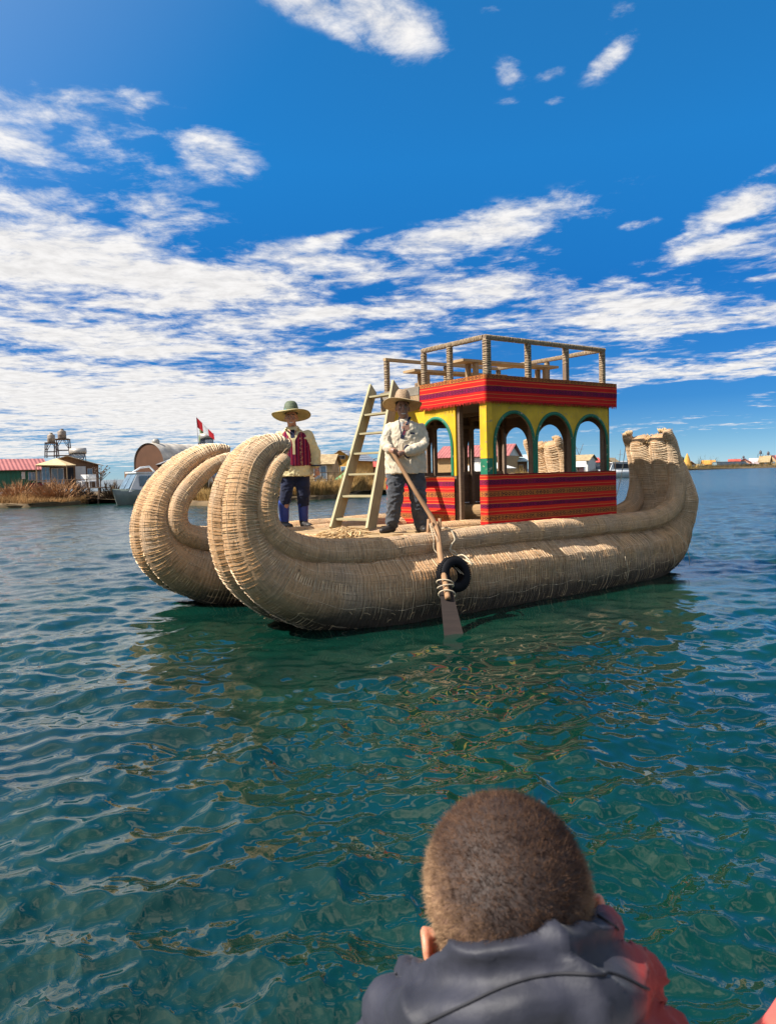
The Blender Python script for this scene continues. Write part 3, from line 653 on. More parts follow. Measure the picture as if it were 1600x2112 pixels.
def cloth(path, z0, z1, material, seed, fold=0.008, fringe=False, label=None):
    """cloth hung along a polyline (x, y) between two heights; small folds, slightly uneven hem"""
    P = spline_poly(path, 0.022); nrm = np.gradient(P, axis=0); nrm = np.stack([nrm[:, 1], -nrm[:, 0]], -1); nrm /= np.linalg.norm(nrm, axis=1)[:, None]
    u = np.concatenate([[0], np.cumsum(np.linalg.norm(np.diff(P, axis=0), axis=1))]); n = len(P); rows_ = 16; v = []; uv = []; f = []
    for r_ in range(rows_ + 1):
        q = r_ / rows_
        for i in range(n):
            a = mnoise.noise(Vector((u[i] * 3.0, q * 1.2, seed))) * fold * 1.5 + mnoise.noise(Vector((u[i] * 9.0, q * 2.0, seed + 5))) * fold * .6
            hem = mnoise.noise(Vector((u[i] * 2.2, 0, seed + 9))) * .012 * (1 if r_ in (0,) else .35)
            v.append((*(P[i] + nrm[i] * (0.012 + a + fold)), z0 + (z1 - z0) * q + hem)); uv.append((u[i], (z1 - z0) * q))
    for r_ in range(rows_):
        for i in range(n - 1): f.append((r_*n+i, r_*n+i+1, (r_+1)*n+i+1, (r_+1)*n+i))
    nb = len(v)                                       # give it its thickness
    for i in range(nb): j = i % n; x = v[i]; v.append((x[0] - nrm[j][0] * .006, x[1] - nrm[j][1] * .006, x[2])); uv.append(uv[i])
    f += [tuple(nb + i for i in reversed(q)) for q in list(f)]
    o = obj('woven_cloth', v, f, material, cabin, True, uv, None, label)
    if fringe:
        m = MB(); g = np.random.default_rng(seed)
        for i in range(n - 1):
            for _ in range(2):
                fr = g.uniform(); p0 = np.array(v[i]) * (1 - fr) + np.array(v[i + 1]) * fr
                m.tube([p0 + [0, 0, .01], p0 + [g.normal() * .006, g.normal() * .006, -g.uniform(.012, .035)]], [.004, .003], 3, False)
        fo = m.build('fringe', mat('red_fringe', (0.55, 0.03, 0.02), 0.9), o); fo['kind'] = 'stuff'
    return o
def spline_poly(path, step):
    P = np.array(path, float); s = np.concatenate([[0], np.cumsum(np.linalg.norm(np.diff(P, axis=0), axis=1))])
    q = np.linspace(0, s[-1], int(s[-1] / step) + 2); return np.stack([np.interp(q, s, P[:, 0]), np.interp(q, s, P[:, 1])], -1)
cloth([(C0 - .005, T0 + .12), (C0 - .012, T0 - .006), (C1 + .12, T0 - .006)], .90, ZS + .01, M_CLOTH_LOW, 1, label='striped red cloth over the lower part of the near cabin wall')
cloth([(C0 - .005, T1), (C0 - .005, -.57)], .885, ZS - .015, M_CLOTH_LOW, 2, .012, label='striped red cloth on the front of the cabin left of the doorway')
cloth([(C0 - .04, .10), (C0 - .04, T0 - .035), (C1 + .115, T0 - .035)], ZB - .005, ZT + .015, M_CLOTH_TOP, 3, .007, True, label='red patterned cloth band round the cabin roof')
MB().box((C0 - .06, .12, ZB + .03), (C0 - .03, T1 + .04, ZT - .12)).build('fascia_board', M_WOOD, cabin, False)
MB().box((C0 - .062, .12, ZT - .115), (C0 - .03, T1 + .04, ZT)).build('fascia_board', wood('grey_board', (0.22, 0.19, 0.15)), cabin, False)
for k in range(9):
    x = C0 - .02 + (C1 - C0 + .1) * k / 9
    MB().box((x, T0 - .02, ZT - .004), (x + .27, T1 + .02, ZT + .012)).build('roof_board', M_WOOD, cabin, False)

# hand rail with rope wound round posts and rails
M_WRAP = mat('rail_cord', (0.36, 0.27, 0.165), 0.85, 0.3, 30)
def wound(name, p0, p1, r, seed, wrapped=True, gap=.024, square=True, part=.0):
    p0, p1 = np.array(p0, float), np.array(p1, float)
    m = MB(); m.bar(p0, p1, r * 1.75, r * 1.75); o = m.build(name, M_POST, cabin, False)
    if wrapped:
        g = np.random.default_rng(seed); L = np.linalg.norm(p1 - p0); d = (p1 - p0) / L; cb = MB()
        s = np.array([0, 0, 1.]) if abs(d[2]) < .9 else np.array([1., 0, 0]); a = s - d * (s @ d); a /= np.linalg.norm(a); b_ = np.cross(d, a)
        x = part * L + .01
        while x < L - .008:
            rr_ = r * .93; cr = g.uniform(.0055, .0080); tl = g.normal() * .006
            ring = [p0 + d * (x + tl * sx) + a * sx * rr_ + b_ * sy * rr_ for sx, sy in ((1,.7),(.7,1),(-.7,1),(-1,.7),(-1,-.7),(-.7,-1),(.7,-1),(1,-.7),(1,.7))]
            cb.tube(ring, cr, 5, False, ref=d); x += gap * g.uniform(.75, 1.35)
        c = cb.build('cord_winding', M_WRAP, o); c['kind'] = 'stuff'
    return o
xs = (-.62, .14, .90, 1.70)
for k, x in enumerate(xs): wound('rail_post', (x, T0 + .005, ZT), (x, T0 + .005, ZR - .03), .037 if k else .046, 100 + k, part=0 if k != 2 else .55)
for k, y in enumerate((-.47, .09, T1 - .03)): wound('rail_post', (C0 + .02, y, ZT), (C0 + .02, y, ZR - .03), .036, 110 + k)
for k, (x, y) in enumerate(((.55, T1 - .03), (C1 - .12, T1 - .03), (C1 - .12, -.1))): wound('rail_post', (x, y, ZT), (x, y, ZR - .03), .034, 115 + k)
wound('hand_rail', (-.66, T0 + .005, ZR), (1.745, T0 + .005, ZR), .029, 120); wound('hand_rail', (C0 + .02, T0 + .05, ZR + .004), (C0 + .02, .125, ZR + .004), .029, 121)
wound('hand_rail', (1.70, T0 + .05, ZR), (1.70, T1 - .03, ZR), .028, 122)
MB().bar((C0 - .02, T1 - .03, ZR), (1.75, T1 - .03, ZR), .045, .07).build('hand_rail', M_WOOD_UV, cabin, False)
wound('hand_rail', (-.1, T1 - .06, ZT + .14), (1.65, T1 - .06, ZT + .14), .03, 124)
# benches on the roof
def roof_bench(s0, s1, q, z, wd, label):
    bch = thing('roof_bench', boat_pt((s0 + s1) / 2, q, ZT + .012), BOAT_A, label, 'bench', 'plank benches on the cabin roof')
    h = (s1 - s0) / 2; z -= ZT + .012
    MB().bar((-h, 0, z), (h, 0, z + .015), wd, .035, (0, 1, 0)).build('seat', M_WOOD_UV, bch, False)
    for x in (-h + .28, h - .25):
        MB().bar((x, -wd * .3, 0), (x, -wd * .3, z - .017), .06, .06).build('leg', M_WOOD, bch, False); MB().bar((x, wd * .3, 0), (x, wd * .3, z - .017), .06, .06).build('leg', M_WOOD, bch, False)
roof_bench(-.35, 1.62, -.30, 3.19, .26, 'long bare plank bench on the cabin roof nearest the near rail')
roof_bench(-.55, 1.35, .55, 3.14, .28, 'bare plank bench on the cabin roof along the far rail')
# oar pegs and the coil of rope ends on the near roll
for ds in (-.075, .09): MB().tube([(-1.93 + ds, -1.60, .80), (-1.93 + ds, -1.63, 1.10)], [.024, .02], 8).build('oar_peg', M_OAR, boat)

# ------------------------------------------------------------------ things on the boat
ladder = thing('ladder', boat_pt(-2.25, -0.35, .905), BOAT_A, 'pale weathered wooden ladder leaning on the cabin roof', 'ladder')
lb = np.array([-2.25, -0.35, .905])
BL, BR, TL, TR = (np.array(q) - lb for q in ((-2.34, -0.10, .91), (-2.16, -0.66, .91), (-0.80, 1.13, 2.93), (-0.80, 0.55, 2.93)))
rung_dir = (BR - BL); rung_dir /= np.linalg.norm(rung_dir)
for a, b_ in ((BL, TL), (BR, TR)):
    L_ = (b_ - a) / np.linalg.norm(b_ - a); wdir = np.cross(rung_dir, L_)
    MB().bar(a, b_, .19, .036, wdir).build('stringer', M_LADDER, ladder, False)
for k in range(7):
    q = .075 + .142 * k; a = BL + (TL - BL) * q; b_ = BR + (TR - BR) * q; d = (b_ - a) / np.linalg.norm(b_ - a)
    MB().bar(a + d * .018, b_ - d * .018, .15, .026, np.cross((0, 0, 1), d)).build('rung', M_LADDER, ladder, False)

M_REED_LOG = reed_mat('log_reed', (0.46, 0.28, 0.13), (0.25, 0.18, 0.12), .6, wet_shade=False)
log = thing('reed_log', boat_pt(.15, -.35, .88), BOAT_A, 'cut reed roll lying across the cabin floor inside the doorway', 'reed roll')
v, f, uv = tube_data([(-.55, .45, .13), (-.2, .1, .14), (.2, -.3, .14), (.38, -.5, .13)], [.125, .135, .135, .12], 20, True)
obj('bundle', v, f, M_REED_LOG, log, True, uv)
m = MB(); g = np.random.default_rng(4)
for _ in range(160):
    a, q = g.uniform(0, 6.28), .115 * math.sqrt(g.uniform()); p0 = np.array([-.555, .455, .13]) + np.array([.7, .7, 0]) * q * math.cos(a) + np.array([0, 0, q * math.sin(a)])
    m.tube([p0, p0 + np.array([-.02, .02, 0]) * g.uniform(.5, 2.5)], .005, 4, True)
o = m.build('cut_ends', M_DARKWOOD, log); o['kind'] = 'stuff'

# tyre fender hung on the near hull
M_RUBBER = mat('black_rubber', (0.006, 0.006, 0.008), 0.7, 0.4, 8, bump=0.3, spec=.15)
tp = boat_pt(-2.06, -2.105, .51)
tyre = thing('tyre_fender', tp, BOAT_A - R(4), 'black rubber tyre hung on the near hull as a fender', 'tyre')
prof = [(.098,.05),(.094,.062),(.115,.077),(.150,.080),(.178,.066),(.192,.046),(.197,0),(.192,-.046),(.178,-.066),(.150,-.080),(.115,-.077),(.094,-.062),(.098,-.05),(.108,-.045),(.110,0),(.108,.045)]
n = 40; v = []; f = []; M_ = len(prof)
for k in range(n):
    a = 2 * math.pi * k / n
    for r_, y in prof: v.append((r_ * math.cos(a), y, r_ * math.sin(a) * 1.0))
for k in range(n):
    for j in range(M_): f.append((k*M_+j, ((k+1)%n)*M_+j, ((k+1)%n)*M_+(j+1)%M_, k*M_+(j+1)%M_))
ty = obj('casing', v, f, M_RUBBER, tyre); ty.rotation_euler = (R(-13), R(-8), 0)
tr = MB()
for k in range(48):
    a = 2 * math.pi * k / 48
    for y0, y1, da in ((-.05, -.008, .05), (.008, .05, -.05)):
        tr.bar((.1965 * math.cos(a), y0, .1965 * math.sin(a)), (.1965 * math.cos(a + da), y1, .1965 * math.sin(a + da)), .018, .006, (math.cos(a + 1.57), 0, math.sin(a + 1.57)))
to = tr.build('tread', M_RUBBER, tyre, False); to.rotation_euler = ty.rotation_euler; to['kind'] = 'stuff'
def rope(name, pts, r, label, cat='rope', group=None, material=None, parent=None):
    P = spline([boat_pt(*q) for q in pts], .02); c = P.mean(0) * 0
    v, f, uv = tube_data(P, r * (1 + .12 * np.sin(np.arange(len(P)) * 2.4)), 6, True)
    o = obj(name, v, f, material or M_ROPE, parent, True, uv); return tag(o, label, cat, group)
rope('mooring_rope', [(-1.75,-1.52,.97),(-1.72,-1.66,.975),(-1.74,-1.77,.86),(-1.82,-1.80,.80),(-1.86,-1.83,.73),(-1.80,-1.86,.68),(-1.84,-2.02,.70),(-1.88,-2.16,.66),(-1.86,-2.20,.60),(-1.85,-2.14,.63)], .008, 'pale rope tied from the near roll down to the tyre')
rope('mooring_rope', [(-1.86,-1.80,.76),(-1.80,-1.83,.72),(-1.74,-1.84,.66),(-1.72,-1.93,.62),(-1.74,-2.07,.60)], .008, 'short frayed rope end dangling above the tyre')
rope('twine', [(-2.02,-1.66,1.05),(-2.08,-1.80,.90),(-2.10,-1.84,.76),(-2.05,-2.0,.66),(-2.0,-2.16,.52)], .005, 'thin grey twine hanging left of the oar from the roll', 'twine')
rope('twine', [(-1.99,-1.67,1.02),(-2.05,-1.83,.88),(-2.03,-1.86,.74),(-1.99,-2.02,.62),(-1.97,-2.18,.5)], .004, 'thin grey twine hanging close beside the oar from the roll', 'twine')
for k, (s, z, dz, ds, lab) in enumerate([(-.55,.66,-.07,.05,'knotted twine tuft in the seam under the near roll'),(.35,.55,-.12,.10,'loose twine tail on the near hull right of the tyre'),(1.15,.42,-.36,.10,'long loose twine trailing down to the lake on the near hull'),(2.35,.45,-.33,.08,'loose twine hanging on the near hull towards the stern'),(2.72,.62,-.48,.12,'rearmost loose twine hanging on the near hull')]):
    t0 = plan(s, -1.47, -1.36, -1.22)
    zz = np.linspace(z, z + dz, 6); pts = []
    for q, z_ in enumerate(zz):
        rr_ = math.sqrt(max(.02, .525 ** 2 - (z_ - .29) ** 2)); pts.append((s + ds * q / 5 + .012 * math.sin(q * 2.1 + k), t0 - rr_ - .012, z_))
    rope('twine', pts, .0045, lab, 'twine')
rope('stay_rope', [(2.02,-1.10,1.0),(2.35,-1.0,1.45),(2.72,-.83,1.98)], .006, 'thin white rope from the deck up to the stern tip')
# a strip of rag tied on the far prow
for k, (p, l, lab) in enumerate([((-3.60, .80, 1.68), .15, 'white rag strip tied under the tip of the far prow'), ((-3.83, .74, .98), .13, 'white rag strip tied low inside the far prow')]):
    P = boat_pt(*p); m = MB()
    for j in range(4):
        a = j * 1.3; m.tube([P, P + np.array([.02 * math.cos(a), -.05, -l * .5]), P + np.array([.035 * math.cos(a), -.05 + .02 * math.sin(a), -l * (.8 + .1 * j)])], [.012, .014, .008], 5)
    tag(m.build('rag_strip', mat('white_rag', (0.62, 0.56, 0.47), 0.9, .2, 20)), lab, 'rag')

# ------------------------------------------------------------------ people
def remesh(mb, voxel, smooth=4, factor=0.5):
    me = bpy.data.meshes.new('tmp'); me.from_pydata(mb.v, [], mb.f); me.update()
    o = bpy.data.objects.new('tmp', me); COL.objects.link(o)
    r = o.modifiers.new('r', 'REMESH'); r.mode = 'VOXEL'; r.voxel_size = voxel
    s = o.modifiers.new('s', 'SMOOTH'); s.factor = factor; s.iterations = smooth
    dg = bpy.context.evaluated_depsgraph_get(); dg.update(); ev = o.evaluated_get(dg); em = ev.to_mesh()
    n = len(em.vertices); V = np.empty(n * 3); em.vertices.foreach_get('co', V); V = V.reshape(-1, 3)
    N = np.empty(n * 3); em.vertices.foreach_get('normal', N); N = N.reshape(-1, 3)
    F = [tuple(p_.vertices) for p_ in em.polygons]
    ev.to_mesh_clear(); bpy.data.objects.remove(o); bpy.data.meshes.remove(me)
    return V, F, N
def limb(mb, pts, rad, n=12, sq=1.0, ref=(0, 1, 0)):
    """closed tapered limb through joints with rounded ends"""
    c = spline([(*p_, r_) for p_, r_ in zip(pts, rad)], .02)
    mb.tube(c[:, :3], c[:, 3], n, True, ref=ref, sq=sq)
    for q in (0, -1): mb.ball(pts[q], rad[q] * .98, 10, 8)
def folds(V, N, amp, scale, seed, stretch=(1, 1, 1)):
    d = np.array([mnoise.noise(Vector((p_[0] * scale * stretch[0] + seed, p_[1] * scale * stretch[1], p_[2] * scale * stretch[2]))) for p_ in V])
    d = d + 0.5 * np.array([mnoise.noise(Vector((p_[0] * scale * 2.3 * stretch[0], p_[1] * scale * 2.3 * stretch[1] + seed, p_[2] * scale * 2.3 * stretch[2]))) for p_ in V])
    return V + N * (d * amp)[:, None]
def crease(q, k, sx, sz, tw):
    wv = mnoise.noise(Vector((q[0] * 7 + k, q[1] * 7, q[2] * 7))) * 1.4
    return (1 - min(1, abs(mnoise.noise(Vector((q[0] * sx + tw * q[2] + k, q[2] * sz - tw * q[0] + wv, q[1] * sx)))) * 3.2)) ** 2
def creased(V, N, amp, seed, sx=7, sz=12, tw=5):
    return V + N * np.array([amp * (crease(q, seed, sx, sz, tw) + .6 * crease(q, seed + 7, sx * 1.9, sz * 1.6, -tw) - .5) for q in V])[:, None]
from mathutils.bvhtree import BVHTree
def strip_on(bvh, pts, width, lift=.004, direction=(0, 1, 0), n_sub=6):
    """ribbon of cloth lying on a surface, found by looking at it from the front; pts are (x, z)"""
    P = spline([(x, 0, z) for x, z in pts], .012)[:, [0, 2]]; tan = np.gradient(P, axis=0); tan /= np.linalg.norm(tan, axis=1)[:, None]
    nr = np.stack([-tan[:, 1], tan[:, 0]], -1); rows_ = []
    for k in (-.5, 0, .5):
        row = []
        for q in P + nr * width * k:
            h = bvh.ray_cast(Vector((q[0], -2, q[1])), Vector(direction))
            row.append(np.array(h[0]) + np.array([0, -lift, 0]) if h[0] is not None else (row[-1] if row else np.array([q[0], -.15, q[1]])))
        rows_.append(row)
    m = len(P); v = [x for r_ in rows_ for x in r_]; f = []
    for r_ in range(2):
        for i in range(m - 1): f.append((r_*m+i, r_*m+i+1, (r_+1)*m+i+1, (r_+1)*m+i))
    nb = len(v); v += [x + np.array([0, lift * .9, 0]) for x in v]; f += [tuple(nb + i for i in reversed(q)) for q in list(f)]
    return v, f
def skin_mat(name, c):
    m = bpy.data.materials.new(name); m.use_nodes = True; t = NT(m.node_tree); p = t.n['Principled BSDF']
    ob = t.node('ShaderNodeTexCoord').outputs['Object']
    t.l.new(t.mix(t.rng(t.noise(ob, 18, 4), .35, .65), tuple(x * .85 for x in c), tuple(x * 1.12 for x in c)), p.inputs['Base Color'])
    p.inputs['Roughness'].default_value = .5; p.inputs['Subsurface Weight'].default_value = .12; p.inputs['Subsurface Radius'].default_value = (.012, .005, .003); p.inputs['Subsurface Scale'].default_value = .6
    return m
def hand(mb, wrist, knuck, side, curl, size=1.0, up=(0, 0, 1)):
    """palm and five bent fingers; `curl` is the direction the fingers close towards"""
    wrist, knuck, curl, side = (np.array(q, float) for q in (wrist, knuck, curl, side))
    d = knuck - wrist; d /= np.linalg.norm(d); side = side - d * (side @ d); side /= np.linalg.norm(side); curl = curl - d * (curl @ d); curl /= np.linalg.norm(curl)
    mb.tube([wrist - d * .02, wrist, (wrist + knuck) / 2, knuck], np.array([.026, .027, .038, .034]) * size, 12, True, ref=side, sq=1.15)
    for k, (off, l) in enumerate(((-.031, .058), (-.010, .070), (.011, .067), (.030, .054))):
        b0 = knuck - d * .008 + side * off * size; b1 = b0 + (d * .75 + curl * .55) * l * .5 * size; b2 = b1 + (d * .1 + curl) * l * .42 * size; b3 = b2 + (curl * .75 - d * .6) * l * .3 * size
        limb(mb, [b0, b1, b2, b3], np.array([.0095, .009, .0085, .007]) * size, 8)
    t0 = wrist + d * .022 - side * .026 * size; t1 = t0 + (-side * .7 + d * .6 + curl * .4) * .04 * size; t2 = t1 + (d * .7 + curl * .7) * .034 * size
    limb(mb, [t0, t1, t2], np.array([.0125, .011, .0085]) * size, 8)
def head_shape(mb, c, w=.076, tilt=0.0):
    """skull, jaw, nose, lips, brows and ears round a centre, facing -y"""
    x, y, z = c
    mb.ball((x, y + .012, z + .025), (w, .095, .095), 20, 16); mb.ball((x, y - .022, z - .045), (w * .80, .068, .072), 18, 14); mb.ball((x, y - .040, z - .088), (w * .48, .040, .030), 14, 10)
    mb.ball((x - w * .55, y - .066, z - .028), (.024, .018, .020), 10, 8); mb.ball((x + w * .55, y - .066, z - .028), (.024, .018, .020), 10, 8)
    mb.tube([(x, y - .086, z + .016), (x, y - .098, z - .012), (x, y - .110, z - .034)], [.008, .012, .017], 10); mb.ball((x, y - .094, z - .040), (.022, .014, .010), 10, 8)
    mb.ball((x, y - .082, z - .068), (.028, .012, .008), 12, 8); mb.ball((x, y - .080, z - .083), (.024, .012, .008), 12, 8); mb.ball((x, y - .078, z + .028), (w * .68, .014, .011), 14, 8)
    for sg in (-1, 1): mb.ball((x + sg * (w + .004), y + .018, z - .012), (.010, .020, .031), 10, 8)
def face_parts(body, c, w=.076, smile=True):
    x, y, z = c
    white = mat('eye_white', (.55, .5, .46), .25, .05); dark = mat('dark_iris', (.015, .01, .008), .2, .1)
    for sg in (-1, 1):
        MB().ball((x + sg * .031, y - .076, z + .004), (.013, .010, .007), 12, 8).build('eye', white, body); MB().ball((x + sg * .031, y - .0855, z + .004), (.0055, .003, .0055), 10, 6).build('iris', dark, body)
        MB().tube([(x + sg * .014, y - .090, z + .027), (x + sg * .034, y - .091, z + .032), (x + sg * .052, y - .080, z + .025)], [.004, .0055, .003], 6).build('eyebrow', dark, body)
    if smile: MB().tube([(x - .027, y - .083, z - .071), (x, y - .094, z - .076), (x + .027, y - .083, z - .071)], [.003, .0052, .003], 8).build('teeth', mat('teeth', (.75, .70, .62), .3, .05), body)
def straw(name, a, b_, scale=90):
    m = bpy.data.materials.new(name); m.use_nodes = True; t = NT(m.node_tree); p = t.n['Principled BSDF']
    ob = t.node('ShaderNodeTexCoord').outputs['Object']
    v = t.node('ShaderNodeTexVoronoi', inp={'Vector': ob, 'Scale': scale}).outputs['Distance']
    n = t.noise(ob, 25, 4)
    t.l.new(t.mix(t.rng(t.math('ADD', v, t.math('MULTIPLY', n, .5)), .3, .8), a, b_), p.inputs['Base Color']); p.inputs['Roughness'].default_value = .7
    p.inputs['Subsurface Weight'].default_value = 0.0
    b = t.node('ShaderNodeBump', inp={'Strength': .6, 'Distance': .004, 'Height': v}); t.l.new(b.outputs[0], p.inputs['Normal'])
    tr = t.node('ShaderNodeBsdfTranslucent', inp={'Color': (*b_, 1)}); mx = t.node('ShaderNodeMixShader', inp={0: .22})
    out = t.n['Material Output']; t.l.new(p.outputs[0], mx.inputs[1]); t.l.new(tr.outputs[0], mx.inputs[2]); t.l.new(mx.outputs[0], out.inputs['Surface'])
    return m
def hat(body, c, brim, crown_h, m_crown, m_brim, m_band, tilt, seed, dent=True, droop=.05):
    x, y, z = c; n = 48; prof = [(.088, -.012), (.093, .0), (.13, -.004), (brim * .75, -droop * .45), (brim, -droop), (brim + .002, -droop + .006), (brim * .75, -droop * .45 + .012), (.125, .012), (.100, .016)]
    v = []; f = []
    for r_, zz in prof:
        for k in range(n):
            a = 2 * math.pi * k / n; q = (r_ / brim) ** 2; wv = (.012 * math.sin(2 * a + seed) + .008 * math.sin(3 * a + seed * 2)) * q
            v.append((r_ * math.cos(a), r_ * math.sin(a) * 1.03, zz + wv))
    for i in range(len(prof) - 1):
        for k in range(n): f.append((i*n+k, i*n+(k+1)%n, (i+1)*n+(k+1)%n, (i+1)*n+k))
    b = obj('hat_brim', v, f, m_brim, body); b.location = c; b.rotation_euler = tilt
    pr = [(.097, .0), (.099, .03), (.094, crown_h * .45), (.083, crown_h * .78), (.066, crown_h * .95), (.035, crown_h * 1.0), (.004, crown_h * (.97 if dent else 1.02))]
    v = []; f = []
    for r_, zz in pr:
        for k in range(n):
            a = 2 * math.pi * k / n; top = max(0, zz / crown_h - .5) * 2
            dn = .022 * top * math.exp(-(math.cos(a) * r_ / .03) ** 2) if dent else 0
            v.append((r_ * math.cos(a) * (1 - .10 * top * (1 if dent else .3)), r_ * math.sin(a) * 1.05, zz - dn))
    for i in range(len(pr) - 1):
        for k in range(n): f.append((i*n+k, i*n+(k+1)%n, (i+1)*n+(k+1)%n, (i+1)*n+k))
    cr = obj('hat_crown', v, f, m_crown, body); cr.location = c; cr.rotation_euler = tilt
    hb = MB(); hb.lathe([(.1005, .008), (.1025, .012), (.1015, .034), (.0985, .038)], 40, cap=False)
    h = hb.build('hat_band', m_band, body); h.location = c; h.rotation_euler = tilt

def fabric(name, c, var=.15, scale=9, rough=.9, weave=220):
    m = bpy.data.materials.new(name); m.use_nodes = True; t = NT(m.node_tree); p = t.n['Principled BSDF']
    ob = t.node('ShaderNodeTexCoord').outputs['Object']; n = t.noise(ob, scale, 5); f = t.noise(ob, weave, 2)
    t.l.new(t.mix(t.rng(n, .3, .7), tuple(x * (1 - var) for x in c), tuple(min(1, x * (1 + var)) for x in c)), p.inputs['Base Color'])
    p.inputs['Roughness'].default_value = rough; p.inputs['Specular IOR Level'].default_value = .2; p.inputs['Sheen Weight'].default_value = .15
    b = t.node('ShaderNodeBump', inp={'Strength': .35, 'Distance': .003, 'Height': f}); t.l.new(b.outputs[0], p.inputs['Normal'])
    return m
M_CREAM = fabric('cream_cotton', (.52, .44, .32)); M_NAVY = fabric('navy_cloth', (.018, .022, .05), .3); M_CHAR = fabric('charcoal_cloth', (.055, .058, .065), .25)
M_SHOE = mat('dark_shoe', (.03, .024, .02), .5, .3, 20); M_WINE = None
M_SKIN1 = skin_mat('skin_dark', (.30, .15, .095)); M_SKIN2 = skin_mat('skin_brown', (.44, .22, .14))

def px_at(x, y, depth):                              # world point seen at a photo position at a given distance ahead
    d = FWD + RIGHT * (x - 800) / FPX - UP * (y - 1056) / FPX
    return np.array([0, 0, CAM_H]) + d * depth / d[1]

# --- the boatman with the oar
b1 = boat_pt(-1.86, -1.0, .91)
def build_man1():
    hc = (-.005, -.03, 1.515)
    bm_ = MB(); head_shape(bm_, hc, .078)
    limb(bm_, [(.02, 0, 1.30), (.008, -.005, 1.43)], [.065, .058]); limb(bm_, [(.02, 0, .86), (.02, 0, 1.05), (.02, 0, 1.24)], [.15, .15, .15], 16, .8)
    for sg, sh, el_, wr in ((-1, (-.17, 0, 1.28), (-.235, -.10, 1.08), (-.185, -.26, 1.00)), (1, (.21, .02, 1.27), (.215, -.10, 1.05), (-.02, -.27, .975))): limb(bm_, [sh, el_, wr], [.055, .045, .03])
    for hp, kn, an in (((-.09, 0, .84), (-.125, -.03, .47), (-.165, .0, .09)), ((.12, 0, .84), (.165, -.02, .47), (.20, .02, .09))): limb(bm_, [hp, kn, an], [.085, .06, .042])
    hand(bm_, (-.185, -.27, 1.00), (-.135, -.325, .985), (0, -.3, .9), (.6, .5, -.5), .95); hand(bm_, (-.045, -.285, .965), (-.105, -.315, .945), (0, -.35, .9), (-.4, .8, .1), .95)
    V, F, N = remesh(bm_, .0075, 3)
    body = obj('person', V, F, M_SKIN1); body.location = b1; body.rotation_euler = (0, 0, R(4))
    tag(body, 'man in a straw hat, cream shirt and charcoal trousers holding a long oar', 'person')
    face_parts(body, hc, .078)
    # trousers
    t_ = MB(); limb(t_, [(.015, 0, .97), (.015, 0, .80)], [.16, .165], 18, .82)
    limb(t_, [(-.09, 0, .82), (-.12, -.03, .48), (-.16, .0, .13)], [.125, .105, .085], 16); limb(t_, [(.12, 0, .82), (.155, -.02, .48), (.195, .02, .07)], [.13, .110, .088], 16)
    V, F, N = remesh(t_, .011, 3); V = creased(folds(V, N, .009, 9, 3, (1, 1, 1.3)), N, .014, 5, 5, 13, 3); obj('trousers', V, F, M_CHAR, body)
    # shirt
    s_ = MB()
    rows_ = [(.72,.02,.255,.175),(.80,.02,.255,.175),(.95,.02,.248,.17),(1.10,.02,.238,.165),(1.22,.02,.226,.150),(1.30,.02,.200,.125),(1.345,.015,.140,.100),(1.375,.01,.085,.080)]
    n = 28; v = []; f = []
    for z, cx, rx, ry in rows_:
        for k in range(n):
            a = 2 * math.pi * k / n; v.append((cx + rx * math.cos(a), ry * math.sin(a), z))
    for i in range(len(rows_) - 1):
        for k in range(n): f.append((i*n+k, i*n+(k+1)%n, (i+1)*n+(k+1)%n, (i+1)*n+k))
    f += [tuple(reversed(range(n))), tuple(range((len(rows_)-1)*n, len(rows_)*n))]; s_.add(v, f)
    limb(s_, [(-.16, 0, 1.27), (-.235, -.09, 1.10), (-.195, -.235, 1.01)], [.074, .064, .054], 14); limb(s_, [(.20, .02, 1.265), (.225, -.09, 1.06), (.02, -.245, .98)], [.078, .068, .062], 14)
    s_.tube([(.01, 0, 1.34), (.008, -.002, 1.385)], [.082, .076], 18)
    V, F, N = remesh(s_, .010, 4); V = creased(folds(V, N, .008, 9, 9, (1.3, 1, .7)), N, .009, 3, 9, 7, 6); shirt = obj('shirt', V, F, M_CREAM, body)
    bvh = BVHTree.FromPolygons([Vector(q) for q in V], F)
    for pts, wd, mm, nm in (([(.075, 1.40), (.045, 1.33), (.0, 1.24), (-.02, 1.17)], .028, M_NAVY, 'collar_trim'), ([(-.055, 1.40), (-.055, 1.33), (-.045, 1.24), (-.035, 1.17)], .012, M_NAVY, 'collar_trim'), ([(-.05, 1.165), (-.005, 1.16)], .045, M_NAVY, 'placket_trim'), ([(.07, 1.205), (.125, 1.20)], .020, M_NAVY, 'pocket_trim'),
                            ([(.006, 1.235), (-.012, 1.185)], .022, fabric('pink_trim', (.45, .06, .08)), 'collar_trim')):
        v, f = strip_on(bvh, pts, wd); obj(nm, v, f, mm, body)
    v, f = strip_on(bvh, [(-.028, 1.345), (-.03, 1.30), (-.032, 1.25)], .035, .003); obj('undershirt', v, f, fabric('pale_undershirt', (.5, .47, .42)), body)
    MB().tube([(.022 + .07 * math.cos(a) * .62, -.243 + .07 * math.cos(a) * .55, .982 + .073 * math.sin(a)) for a in np.linspace(0, 6.283, 25)], .010, 8, False, ref=(-.9, -.4, 0)).build('cuff_trim', M_NAVY, body)
    # shoes
    for an, toe in (((-.165, .02, .05), (-.30, -.13, .035)), ((.20, .05, .05), (.215, -.16, .035))):
        sh = MB(); limb(sh, [an, ((an[0] + toe[0]) / 2, (an[1] + toe[1]) / 2, .045), toe], [.052, .048, .038], 12, .9, (0, 0, 1)); V, F, N = remesh(sh, .01, 2); V[:, 2] = np.maximum(V[:, 2], .004); obj('shoe', V, F, M_SHOE, body)
